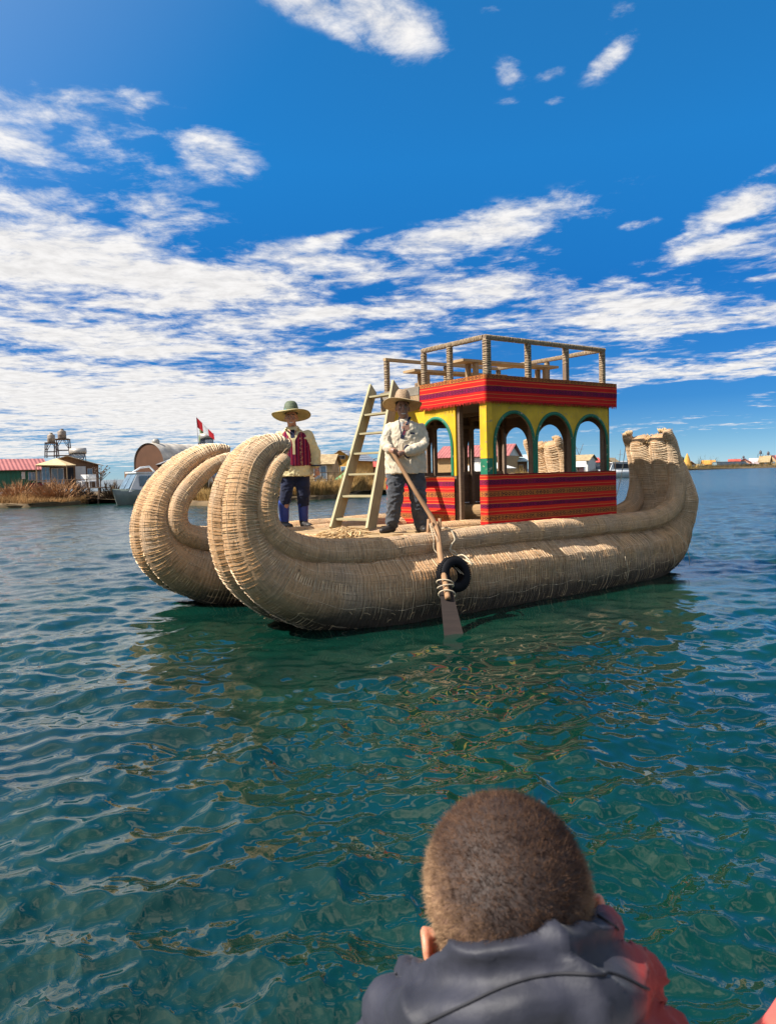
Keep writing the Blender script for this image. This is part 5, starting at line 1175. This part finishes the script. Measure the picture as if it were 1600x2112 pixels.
for _ in range(26):
    a, l = g.uniform(0, 6.28), g.uniform(.4, .95); p0 = np.array([.05, 0, g.uniform(.3, .95)]); p1 = p0 + np.array([math.cos(a) * l * .7, math.sin(a) * l * .7, l * .65]); st.tube([p0, p1], [.02, .012], 4); st.ball(p1, .05, 6, 4)
st.build('twig', M_DARKWOOD, dt)

# barrel vault hut and the grey roofed house behind the far prow
bv = thing('barrel_hut', P(309, 985, 58), R(-24), 'brown barrel vaulted hut with a rounded gable', 'hut'); zb = Z_at(309, 986, 58); W = 76 / FPX * 58; H_ = Z_at(309, 915, 58) - zb
prof = [(-W / 2, 0)] + [(-W / 2 * math.cos(a) * (1.0), H_ * .42 + H_ * .58 * math.sin(a)) for a in np.linspace(0, math.pi, 25)] + [(W / 2, 0)]
n = len(prof); bv.location[2] = zb; v = [(x, 0, z) for x, z in prof]; obj('front_wall', v + [(x, .1, z) for x, z in prof], [tuple(range(n)), tuple(reversed(range(n, 2 * n)))] + [(i, n + i, n + i + 1, i + 1) for i in range(n - 1)], mat('rust_plaster', (.105, .046, .022), .85, .12, 1.5), bv, False)
v = []; f = []
for k in range(15):
    for x, z in prof: sc = 1.02 + (.012 if k % 2 else 0); v.append((x * sc, -.08 + .45 * k, z * sc))
for k in range(14):
    for i in range(n - 1): f.append((k*n+i, k*n+i+1, (k+1)*n+i+1, (k+1)*n+i))
obj('roof', v, f, mat('pale_sheet', (.50, .44, .36), .6, .3, 1.2), bv, False); MB().lathe([(.28, 0), (.3, .25), (.16, .42)], 10, (.2, .6, H_ - .02)).build('chimney', mat('steel_cap', (.3, .28, .25), .4), bv)
MB().box((-W * .95, .2, -.25), (-W * .5, 2, .55)).build('lean_to', M_BROWNW, bv, False)
house('grey_house', 'tan house with a wide grey roof and blue windows behind the far prow', 350, 497, 56, 1003, 950, 921, 5, R(9), M_TAN, corrugated('slate_roof', (.30, .31, .33), .45, .1, 2.0), [('window', .30, .52, .3, .85, M_GLASSB), ('window', .56, .70, .3, .85, M_GLASSB), ('window', .72, .92, .25, .9, M_GLASSB), ('door', .1, .24, .0, .8, M_DARK)], ridge='y', over=.5, zb=.9)
solar_heater(427, 921, 893, 57, 'solar water heater on the grey roof beside the flag', 1.0)
fl = thing('flag_pole', P(410, 925, 56.5), 0, 'red and white striped flag drooping from a thin pole', 'flag'); hf = Z_at(408, 855, 56.5) - fl.location[2]
MB().tube([(0, 0, 0), (-.12, 0, hf)], .022, 6).build('pole', mat('pole_grey', (.35, .35, .35), .5), fl)
for k, mm in enumerate((mat('flag_red', (.55, .012, .02), .8), mat('flag_white', (.7, .68, .66), .8), mat('flag_red', (.55, .012, .02), .8))):
    v = []
    for i in range(2):
        x = .42 * (k + i); zt = hf * .93 - x * 1.05; v += [(x - .1, .02 * math.sin(k + i), zt), (x - .1 + .05, .04 * math.cos(k + i), zt - .78 + .12 * (k + i))]
    v2 = [(a, b_ + .012, c_) for a, b_, c_ in v]; obj('stripe', v + v2, [(0, 1, 3, 2), (6, 7, 5, 4), (0, 2, 6, 4), (1, 5, 7, 3)], mm, fl, False)
gt = thing('roof_tank', P(417, 921, 57.5), 0, 'small green tank on the grey roof behind the flag', 'tank'); MB().lathe([(.20, .30), (.24, .40), (.24, .80), (.14, .95), (.13, 1.1), (.18, 1.25), (.10, 1.40)], 14).build('tank', mat('moss_tank', (.12, .16, .06), .6), gt); MB().box((-.25, -.25, 0), (.25, .25, .30)).build('stand', M_DARKWOOD, gt, False)

# boats
def launch(x, y, D, L, W, H, yaw, label, hullm, cabm, cab=(.30, .85), name='motor_launch', group='boats moored along the islands', glass=None, arch=False):
    o = thing(name, (P(x, y, D)[0], P(x, y, D)[1], 0), yaw, label, 'boat', group); v = []; f = []; n = 9
    for k in range(13):
        q = k / 12; wd = W / 2 * (1 - max(0, (q - .55) / .45) ** 2.2 * .97); sh = H * (1 + .25 * q * q); x_ = -L / 2 + L * q
        for (a, z) in ((-1, sh), (-.97, sh * .55), (-.8, .05), (-.45, -.25), (0, -.32), (.45, -.25), (.8, .05), (.97, sh * .55), (1, sh)): v.append((x_ + (.06 * L * (z / H) * q * q), a * wd, z))
    for k in range(12):
        for i in range(n - 1): f.append((k*n+i, k*n+i+1, (k+1)*n+i+1, (k+1)*n+i))
        f.append((k*n+n-1, k*n, (k+1)*n, (k+1)*n+n-1))
    f.append(tuple(range(n))); f.append(tuple(reversed(range(12 * n, 13 * n)))); obj('hull', v, f, hullm, o)
    a, b_ = -L / 2 + L * (1 - cab[1]), -L / 2 + L * (1 - cab[0]); hh = H * 1.15; top = hh + 1.05
    cv = [(a, -W * .38, hh * .85), (b_, -W * .36, hh * .85), (b_, W * .36, hh * .85), (a, W * .38, hh * .85), (a + .1, -W * .33, top), (b_ - .7, -W * .31, top), (b_ - .7, W * .31, top), (a + .1, W * .33, top)]
    obj('cabin', cv, [(0,1,5,4),(1,2,6,5),(2,3,7,6),(3,0,4,7),(4,5,6,7)], cabm, o, False)
    MB().box((a - .1, -W * .37, top), (b_ - .55, W * .37, top + .07)).build('roof', cabm, o, False)
    for s_ in (-1, 1):
        nw = 3; x0_, x1_ = a + .3, b_ - .75
        for k in range(nw):
            xa, xb = x0_ + (x1_ - x0_) * k / nw + .05, x0_ + (x1_ - x0_) * (k + 1) / nw - .05
            MB().box((xa, s_ * W * .375 - .03, hh * .85 + .35), (xb, s_ * W * .375 + .03, top - .18)).build('window', glass or M_PANE, o, False)
    for k in (-1, 1):
        p0 = np.array([b_ - .03, k * W * .17, hh * .85 + .2]); p1 = np.array([b_ - .62, k * W * .15, top - .1]); MB().bar(p0, p1, W * .28, .04, (0, 1, 0)).build('windscreen', glass or M_PANE, o, False)
    if arch: MB().tube([(a + .6, 0, top + .05), (a + 1.0, 0, top + .42), (b_ - 1.3, 0, top + .36), (b_ - .7, 0, top + .06)], [.06, .06, .06, .05], 8).build('roof_rail', cabm, o)
    return o
M_HG = mat('grey_green_hull', (.16, .19, .17), .45, .15, 2); M_HW = mat('white_boat', (.66, .67, .66), .35, .08, 2); M_HB = mat('dark_boat', (.03, .03, .05), .5, .3, 2)
launch(303, 1043, 50.2, 4.4, 1.7, .85, R(-128), 'white cabined launch with a grey hull moored left of the far prow', M_HG, M_HW, (.12, .80), arch=True)
launch(394, 1044, 51, 3.6, 1.4, .7, R(-60), 'grey moored boat half hidden between the two prows', M_HG, mat('grey_cabin', (.3, .34, .38), .5), (.35, .9))
launch(1280, 982, 110, 7.0, 2.8, 1.0, R(-158), 'white cabin boat moored just right of the cabin', M_HW, M_HW, (.1, .85), glass=M_DARK)
launch(1222, 983, 125, 6.0, 2.4, 1.0, R(-20), 'white boat seen low through the rear arch', M_HW, M_HW, (.15, .8))
launch(1207, 982, 135, 6.0, 2.4, 1.2, R(160), 'second white boat behind the rear arch beside the reeds', M_HW, mat('pale_cabin', (.5, .55, .6), .5), (.15, .8))
def mast(x, yb, yt, D, label, dx=0.0):
    b = P(x, yb, D); h = Z_at(x, yt, D) - b[2]; o = thing('mast', b, 0, label, 'mast', 'thin masts above the moored boats'); MB().tube([(0, 0, 0), (dx, 0, h)], [.05, .03], 6).build('pole', M_DARKWOOD, o); MB().tube([(dx * .6 - .4, 0, h * .62), (dx * .6 + .4, 0, h * .62)], .02, 5).build('crosstree', M_DARKWOOD, o)
mast(1196, 945, 913, 130, 'left leaning mast of the pair behind the rear arch', -.9); mast(1192, 945, 915, 130, 'right leaning mast of the pair behind the rear arch', .9); mast(1269, 978, 943, 100, 'dark mooring post left of the white cabin boat'); mast(1277, 955, 927, 120, 'thin mast above the white cabin boat', .2)

# huts behind the ladder
house('thatched_hut', 'small tan hut with a grey thatched roof beside the man in the waistcoat', 636, 686, 60, 1000, 956, 937, 3.6, R(-10), M_TAN, M_THATCH, [('window', .24, .78, .25, .92, M_PANE)], over=.25, zb=.6)
house('yellow_house', 'yellow gabled house with blue glass behind the ladder', 678, 731, 64, 1000, 946, 928.5, 7, R(-16), M_OCHRE, M_TIN, [('window', .18, .42, .18, .72, M_GLASSB), ('window', .48, .76, .2, .72, M_GLASSB), ('window', .8, .96, .2, .7, M_GLASSB), ('window', .36, .68, .98, 1.12, M_DARK)], ridge='y', over=.35, zb=.6)
fz = thing('deck_fence', (P(690, 990, 58)[0], 58, .35), 0, 'dark rail fence in front of the yellow house', 'fence')
for k in range(12): MB().bar((-3 + .5 * k, 0, 0), (-3 + .5 * k, 0, 1.45), .06, .06).build('post', M_DARKWOOD, fz, False)
for z in (.9, 1.4): MB().bar((-3, -.05, z), (2.5, -.05, z), .06, .05).build('rail', M_DARKWOOD, fz, False)
def parasol(x, yt, D, r_, mm, label, z0=.4, n=8):
    b = P(x, 980, D); b[2] = z0; h = Z_at(x, yt, D) - z0; o = thing('parasol', b, R(20), label, 'parasol', 'parasols and tents on the islands'); v = [(0, 0, h)] + [(r_ * math.cos(2 * math.pi * k / n), r_ * math.sin(2 * math.pi * k / n), h - .55) for k in range(n)]
    v2 = [(a, b_, c_ - .04) for a, b_, c_ in v]; obj('canopy', v + v2, [(0, 1 + k, 1 + (k + 1) % n) for k in range(n)] + [(n + 1, n + 2 + (k + 1) % n, n + 2 + k) for k in range(n)], mm, o, False); MB().tube([(0, 0, 0), (0, 0, h - .05)], .04, 6).build('pole', M_WOOD, o); return o
parasol(711, 973, 57, .8, mat('green_canvas', (.10, .36, .16), .8), 'small green parasol in front of the yellow house')
house('red_roof_hut', 'low hut with a bright red roof seen between the ladder rungs', 742, 792, 75, 990, 962, 950, 4, R(5), M_BROWNW, M_REDROOF, [('door', .3, .5, 0, .8, M_DARK)], zb=.5)
ar = thing('reed_arch', (P(776, 965, 70)[0], 70, 1.2), 0, 'thin arched frame above the red roof by the ladder', 'arch')
for k in (-.25, 0, .25): MB().tube([(.75 * math.cos(a), k, 1.75 * math.sin(a)) for a in np.linspace(0, math.pi, 15)], .03, 5).build('hoop', M_DARKWOOD, ar)
# behind the cabin
house('red_roof_house', 'cane walled house with a long pink red roof seen through the doorway', 900, 1045, 66, 982, 941, 917, 6, R(-14), M_CANE, M_PINK, [('window', .50, .74, .2, .95, M_WHITEW), ('door', .30, .36, .0, .8, M_BROWNW)], over=.3, gable_m=M_WHITEW, zb=.5)
parasol(980, 956, 60, 2.1, mat('white_canvas', (.68, .66, .60), .8), 'large white tent seen through the doorway', n=4); parasol(1020, 952, 61, 2.0, mat('white_canvas', (.68, .66, .60), .8), 'white tent seen behind the corner pillar', n=4); parasol(948, 962, 58, .8, mat('straw_canvas', (.55, .40, .2), .9), 'small straw parasol seen through the doorway')
house('teal_canopy_hut', 'dark open hut with a pale teal canopy seen through the first arch', 1042, 1088, 70, 985, 950, 938, 4, R(10), M_BROWNW, mat('teal_sheet', (.42, .52, .50), .6), [('door', .2, .5, 0, .9, M_DARK), ('window', .6, .8, .4, .8, M_OCHRE)], over=.4, zb=.5)
house('orange_roof_hut', 'hut with an orange red roof just right of the cane house', 1040, 1062, 85, 980, 952, 943, 4, 0, M_WHITEW, M_REDROOF, [('door', .3, .6, 0, .8, M_DARK)], zb=.5)
house('thatched_house', 'white house under a grey thatched roof seen through the rear arch', 1176, 1212, 120, 980, 949, 938, 5, R(-15), M_WHITEW, M_THATCH, [('door', .2, .5, 0, .9, M_REDROOF), ('window', .6, .85, .3, .8, M_PANE)], over=.4, zb=.4)
house('red_house', 'house with a bright red roof seen through the rear arch', 1210, 1236, 140, 980, 953, 944, 6, R(10), M_BROWNW, M_REDROOF, [('door', .4, .6, 0, .8, M_DARK)], over=.4, zb=.4)
house('tan_roof_house', 'house with a tan gabled roof behind the rear pillar', 1234, 1268, 140, 980, 956, 944, 6, R(-12), M_TAN, M_THATCH, [('door', .4, .6, 0, .8, M_DARK)], ridge='y', over=.4, zb=.4)
house('pink_hut', 'low pink fronted hut left of the bright red roof', 1178, 1204, 105, 985, 962, 952, 4, 0, mat('pink_wall', (.55, .25, .22), .8), M_WHITEW, [('door', .3, .6, 0, .85, M_BROWNW)], zb=.4)
house('grey_shed', 'dark grey shed above the white cabin boat', 1262, 1300, 170, 978, 957, 951, 6, 0, M_BROWNW, M_TIN, [('door', .4, .6, 0, .8, M_DARK)], zb=.4)
# far shore on the right
FAR = [(1378,1392,312,958,951,M_TAN,M_TIN,'pale hut at the left end of the far shore'),(1399,1416,305,952,948,mat('brick_red_wall', (.30, .10, .05), .8),M_BROWNW,'brick red house under the dark water tank on the far shore'),(1416,1434,310,958,951,M_BROWNW,mat('orange_sheet', (.62, .30, .15), .7),'brown house with a flat orange roof on the far shore'),(1436,1452,315,962,957,M_BROWNW,M_THATCH,'dark low hut right of the orange roofed house'),
       (1452,1474,318,957,949,M_OCHRE,mat('amber_roof', (.60, .27, .05), .7),'amber roofed house in the middle of the far shore'),(1474,1482,322,960,955,M_WHITEW,M_THATCH,'narrow hut beside the white tower on the far shore'),(1483,1490,320,956,952,M_WHITEW,M_TIN,'white tower house with two dark strips on the far shore'),
       (1504,1524,335,955,947,M_TAN,M_REDROOF,'red roofed house left of the long roof on the far shore'),(1522,1546,340,953,946,mat('salmon_wall', (.5, .25, .16), .8),M_PINK,'long pink roofed house below a tank on the far shore'),(1546,1568,345,956,945,M_TAN,mat('lilac_roof', (.55, .44, .45), .6),'house with a big pale lilac roof on the far shore'),(1566,1584,342,952,940,M_BROWNW,M_THATCH,'tall brown porch house on the far shore'),(1582,1600,350,950,939,M_TAN,M_PINK,'pink gabled house near the right edge of the far shore'),(1597,1640,348,951,938,M_BROWNW,M_PINK,'red roofed house cut by the right edge')]
for k, (a, b_, D, ye, yr, wm_, rm_, lab) in enumerate(FAR):
    house('far_house', lab, a, b_, D, 970, ye, yr, 7, R((k * 37) % 40 - 20), wm_, rm_, [('door', .15, .35, 0, .75, M_DARK), ('window', .55, .85, .35, .8, M_PANE)], ridge='xy'[k % 3 == 2], over=.5, group='houses along the far shore', zb=.4)
tank_tower(1407, 0, 942, 949, 955, 306, 7, 'dark green tank on the brick red house of the far shore', (.03, .07, .05)); tank_tower(1533, 0, 940, 945, 948, 341, 4, 'small tank on the long pink roofed house', (.08, .08, .09)); tank_tower(1568, 0, 929, 936, 943, 346, 5, 'left tank of the pair near the right edge', (.09, .09, .10)); tank_tower(1584, 0, 931, 938, 941, 351, 5, 'right tank of the pair near the right edge', (.09, .09, .10))
def barge(xa, xb, y, D, label, hullm, cabm):
    L = (xb - xa) / FPX * D; launch((xa + xb) / 2, y, D, L, L * .22, 1.1, R(4), label, hullm, cabm, (.12, .72), name='tour_barge')
barge(1441, 1552, 968, 285, 'long dark tour boat moored along the far shore', M_HB, mat('teal_cabin', (.16, .24, .26), .4)); barge(1390, 1412, 971.5, 270, 'small dark boat at the left end of the far shore', M_HB, M_BROWNW)
yb = thing('reed_raft', (P(1417, 971, 268)[0], 268, 0), 0, 'little golden reed boat with a pointed canopy on the far shore', 'reed boat'); MB().lathe([(2.0, 0), (1.6, 1.5), (.7, 4.2), (.1, 5.6)], 10).build('canopy', M_OCHRE, yb); MB().tube([(-4, 0, .9), (-2.5, 0, .2), (2.5, 0, .2), (4, 0, .9)], [.3, .7, .7, .3], 8).build('hull', M_OCHRE, yb)
for k, (x, w_, h_) in enumerate(((1394,3.5,3),(1446,4,4),(1468,3,3.4),(1478,2.5,3.2),(1514,4,3),(1560,5,3),(1590,4,2.6))):
    bush(x, 967, 300 + 6 * k, w_, h_, ['dark shrub left of the brick red house on the far shore','shrub right of the orange roofed far house','shrub under the amber roofed house','thin shrub beside the white tower house','shrub before the far red roofed house','low shrub under the lilac roof','low shrub near the right edge of the far shore'][k], (.09, .085, .03), 20 + k, 500)

# ------------------------------------------------------------------ the passenger in front of the camera, seen from behind
HC = px_at(1046, 1842, .79)
def build_passenger():
    tilt = Matrix.Rotation(R(-9.5), 3, 'Y') @ Matrix.Rotation(R(14), 3, 'X')      # head leaning to the left, chin down
    T = np.array(tilt)
    bm_ = MB(); h = MB()
    # head in its own axes: x right, y forward, z up
    h.ball((0, 0, .004), (.083, .100, .092), 32, 24); h.ball((0, -.022, .022), (.081, .084, .068), 28, 20); h.ball((0, -.030, -.02), (.078, .074, .070), 28, 20); h.ball((0, .045, -.055), (.062, .062, .070), 24, 18); h.ball((0, .075, -.095), (.035, .035, .028), 16, 12)
    h.tube([(0, .098, .0), (0, .118, -.035)], [.010, .016], 10); h.tube([(0, -.02, -.04), (0, -.035, -.16)], [.060, .063], 24)
    for sg in (-1, 1):
        h.ball((sg * .087, -.004, -.062), (.014, .021, .034), 14, 12)
        ring = [(sg * (.088 + .010 * math.cos(a) * 0 + .008), -.012 + .022 * math.cos(a), -.060 + .036 * math.sin(a)) for a in np.linspace(-2.2, 2.6, 22)]
        h.tube(ring, .0062, 8, True, ref=(1, 0, 0))
    V0 = np.array(h.v) @ T.T; bm_.add(V0, h.f)
    # trunk and arms under the jacket
    limb(bm_, [(0, -.02, -.62), (0, -.01, -.40), (0, -.02, -.24)], [.15, .16, .14], 18, .75); limb(bm_, [(-.04, -.03, -.17), (-.05, -.03, -.27)], [.06, .10])
    for sg in (-1, 1): limb(bm_, [(sg * .17, -.01, -.25), (sg * .21, .03, -.48), (sg * .12, .2, -.58)], [.055, .045, .03])
    for sg in (-1, 1): hand(bm_, (sg * .12, .2, -.58), (sg * .08, .26, -.58), (0, 0, 1), (-sg * .6, .3, -.6))
    V, F, N = remesh(bm_, .0048, 4)
    M_SK = skin_mat('skin_light', (.52, .22, .13)); sk = M_SK.node_tree.nodes['Principled BSDF']; sk.inputs['Subsurface Weight'].default_value = .45; sk.inputs['Subsurface Radius'].default_value = (.03, .010, .005)
    body = obj('person', V, F, M_SK); body.location = HC
    tag(body, 'passenger with cropped brown hair and a dark jacket, seen from behind in the foreground', 'person')
    # scalp and stubble
    g = np.random.default_rng(3); inv = T
    L = V @ T                                          # back into head axes
    Ln = N @ T
    hairline = (L[:, 2] > -.068 - .02 * np.abs(L[:, 0]) / .08 + .5 * np.maximum(0, L[:, 1] + .0)) & (np.linalg.norm(L, axis=1) < .135) & (np.abs(L[:, 0]) < .0835) & (L[:, 2] > -.085)
    idx = np.where(hairline)[0]
    pick = g.choice(idx, 52000); P = L[pick] + g.normal(size=(len(pick), 3)) * .0022; Nn = Ln[pick]
    keep = g.uniform(size=len(pick)) < np.interp(L[pick, 2], [-.075, -.03, .03], [.45, .85, 1.0]); P, Nn = P[keep], Nn[keep]
    ln = np.interp(P[:, 2], [-.07, -.02, .05], [.0035, .006, .0105]) * g.uniform(.6, 1.2, len(P))
    d = Nn * .8 + np.array([0, .15, -.25]) + g.normal(size=P.shape) * .30; d /= np.linalg.norm(d, axis=1)[:, None]
    s1 = np.cross(d, g.normal(size=d.shape)); s1 /= np.linalg.norm(s1, axis=1)[:, None]; s2 = np.cross(d, s1); w_ = .00032
    B = P - Nn * .001
    Q = np.stack([B + s1 * w_, B - s1 * w_ * .5 + s2 * w_ * .87, B - s1 * w_ * .5 - s2 * w_ * .87, B + d * ln[:, None]], 1).reshape(-1, 3) @ T.T
    k = np.arange(len(P)) * 4; Fh = np.concatenate([np.stack([k, k + 1, k + 3], -1), np.stack([k + 1, k + 2, k + 3], -1), np.stack([k + 2, k, k + 3], -1)])
    hm = bpy.data.materials.new('brown_hair'); hm.use_nodes = True; t = NT(hm.node_tree); p = t.n['Principled BSDF']
    ob = t.node('ShaderNodeTexCoord').outputs['Object']; hx = t.sep(ob); fade = t.math('ADD', t.math('SUBTRACT', hx[2], t.math('MULTIPLY', t.math('MULTIPLY', hx[0], hx[0]), 7.0)), t.math('MULTIPLY', t.math('SUBTRACT', t.noise(ob, 40, 3), .5), .04))   # clipped shorter and lighter towards the neck and sides
    tone = t.rng(t.noise(ob, 90, 3), .35, .65)
    t.l.new(t.mix(t.rng(fade, -.045, .030), t.mix(tone, (.16, .088, .046), (.38, .235, .13)), t.mix(tone, (.028, .013, .008), (.085, .042, .022))), p.inputs['Base Color']); p.inputs['Roughness'].default_value = .55; p.inputs['Specular IOR Level'].default_value = .22
    ho = obj('hair', Q, Fh, hm, body, True); ho['kind'] = 'stuff'
    sc = MB()
    # thin dark cap of roots just under the stubble, so that the scalp reads brown
    fs = [q for q in F if all(hairline[i] for i in q)]; used = sorted({i for q in fs for i in q}); mp = {i: j for j, i in enumerate(used)}
    sm = bpy.data.materials.new('scalp'); sm.use_nodes = True; t = NT(sm.node_tree); p = t.n['Principled BSDF']; ob = t.node('ShaderNodeTexCoord').outputs['Object']; hx = t.sep(ob)
    fd = t.math('ADD', t.math('SUBTRACT', hx[2], t.math('MULTIPLY', t.math('MULTIPLY', hx[0], hx[0]), 7.0)), t.math('MULTIPLY', t.math('SUBTRACT', t.noise(ob, 40, 3), .5), .04))
    t.l.new(t.mix(t.rng(fd, -.045, .030), (.20, .108, .066), (.030, .017, .012)), p.inputs['Base Color']); p.inputs['Roughness'].default_value = .7
    obj('scalp', V[used] + N[used] * .0012, [tuple(mp[i] for i in q) for q in fs], sm, body)
    # jacket: shoulders, sleeves, standing collar and the hood lying in folds on the back
    j = MB()
    rows_ = [(-.64, .19, .15), (-.45, .20, .155), (-.32, .20, .15), (-.25, .18, .135), (-.20, .14, .115), (-.165, .10, .09)]
    n = 36; v = []; f = []
    for z, rx, ry in rows_:
        for k_ in range(n): a = 2 * math.pi * k_ / n; v.append((-.01 + rx * math.cos(a), -.03 + ry * math.sin(a), z))
    for i in range(len(rows_) - 1):
        for k_ in range(n): f.append((i*n+k_, i*n+(k_+1)%n, (i+1)*n+(k_+1)%n, (i+1)*n+k_))
    f += [tuple(reversed(range(n))), tuple(range((len(rows_)-1)*n, len(rows_)*n))]; j.add(v, f)
    for sg in (-1, 1): limb(j, [(sg * .17 - .01, -.02, -.255), (sg * .225, .02, -.46), (sg * .13, .18, -.57)], [.085, .075, .055], 16)
    def roll_of(pts, rad):
        c = spline([(*q, r_) for q, r_ in zip(pts, rad)], .008); j.tube(c[:, :3], c[:, 3], 14, True)
    roll_of([(-.105,.02,-.095),(-.100,-.03,-.062),(-.078,-.078,-.022),(-.035,-.108,.008),(.03,-.108,.016),(.080,-.070,.000),(.098,-.02,-.025),(.10,.03,-.06)], [.010,.013,.015,.015,.015,.014,.012,.010])   # standing collar
    roll_of([(-.128,-.02,-.115),(-.108,-.075,-.078),(-.055,-.122,-.046),(.01,-.134,-.026),(.070,-.116,-.030),(.112,-.066,-.052),(.130,-.01,-.09)], [.022,.030,.030,.029,.028,.025,.022])                      # hood
    roll_of([(-.150,-.02,-.165),(-.118,-.088,-.138),(-.05,-.140,-.112),(.02,-.152,-.092),(.085,-.130,-.094),(.135,-.075,-.115),(.160,-.01,-.15)], [.030,.036,.037,.036,.034,.032,.030])
    roll_of([(-.16,-.03,-.25),(-.10,-.12,-.20),(0,-.165,-.165),(.10,-.135,-.165),(.17,-.05,-.20)], [.05,.05,.05,.05,.05])
    j.ball((0, -.068, -.110), (.112, .075, .085), 20, 14); j.ball((-.085, -.04, -.18), (.09, .09, .08), 16, 12); j.ball((.095, -.04, -.17), (.09, .09, .08), 16, 12)
    V, F, N = remesh(j, .0062, 3)
    # folds of nylon: ridges running across the back
    dsp = np.array([.016 * crease(q, 1, 2.5, 11, 3) + .007 * crease(q, 9, 4, 19, -7) for q in V])
    V = V + N * (dsp - .008)[:, None]; V = folds(V, N, .0012, 34, 4)
    jm = bpy.data.materials.new('jacket_nylon'); jm.use_nodes = True; t = NT(jm.node_tree); p = t.n['Principled BSDF']; ob = t.node('ShaderNodeTexCoord').outputs['Object']
    x_, y_, z_ = t.sep(ob); nn = t.noise(ob, 14, 4)
    side_ = t.math('ADD', x_, t.math('MULTIPLY', t.math('SUBTRACT', nn, .5), .05))
    col = t.mix(t.rng(side_, .088, .118), t.mix(t.rng(nn, .3, .7), (.013, .014, .022), (.024, .025, .038)), (.22, .013, .007))
    t.l.new(col, p.inputs['Base Color']); p.inputs['Roughness'].default_value = .60; p.inputs['Specular IOR Level'].default_value = .35; p.inputs['Sheen Weight'].default_value = .06; p.inputs['Sheen Roughness'].default_value = .4
    b = t.node('ShaderNodeBump', inp={'Strength': .25, 'Distance': .004, 'Height': t.noise(ob, 55, 4)}); t.l.new(b.outputs[0], p.inputs['Normal'])
    jk = obj('jacket', V, F, jm, body)
    bv_ = BVHTree.FromPolygons([Vector(q) for q in V], F)
    for pts in ([(-.098, -.064), (-.06, -.030), (0, -.008), (.06, -.010), (.10, -.036)], [(-.13, -.135), (-.07, -.098), (0, -.070), (.07, -.068), (.12, -.092)]):   # stitched seams of the hood
        P3 = spline([(x, 0, z) for x, z in pts], .006); hit = []
        for q in P3:
            h_ = bv_.ray_cast(Vector((q[0], -.6, q[2] + .30)), Vector((0, .9, -.45)).normalized())
            if h_[0] is not None: hit.append(np.array(h_[0]) + np.array([0, -.0008, .0008]))
        if len(hit) > 4: MB().tube(np.array(hit), .0016, 5).build('seam', mat('seam_thread', (.010, .010, .014), .7), jk)
build_passenger()
# corner of a coral red jacket at the right edge of the tour boat
pc = px_at(1622, 2106, .80); j = MB(); limb(j, [(0, 0, -.30), (.0, .0, -.12), (.035, -.01, -.02)], [.10, .085, .05], 16); limb(j, [(.0, 0, -.06), (.10, .05, -.02)], [.05, .055], 14)
V, F, N = remesh(j, .008, 3); V = folds(V, N, .006, 14, 3)
o = obj('red_sleeve', V, F, fabric('coral_cloth', (.72, .10, .075), .12)); o.location = pc; tag(o, 'coral red cloth sleeve poking in at the bottom right corner', 'sleeve')
# side of the tour boat they sit in, just below the picture
tb = MB(); v = []; f = []
for k, x in enumerate(np.linspace(-3, 3, 13)):
    for (y, z) in ((.62, .60), (.70, .62), (.74, .58), (.70, .20), (.60, -.25), (.30, -.3), (-1.2, -.3), (-1.2, .22), (.58, .22)): v.append((x, y - .02 * x * x, z))
for k in range(12):
    for q in range(9): f.append((k*9+q, k*9+(q+1)%9, k*9+9+(q+1)%9, k*9+9+q))
f += [tuple(range(9)), tuple(reversed(range(108, 117)))]
o = obj('tour_boat', v, f, mat('white_hull_paint', (.7, .7, .68), .4, .1)); tag(o, 'side of the boat the passenger sits in, below the picture', 'boat')
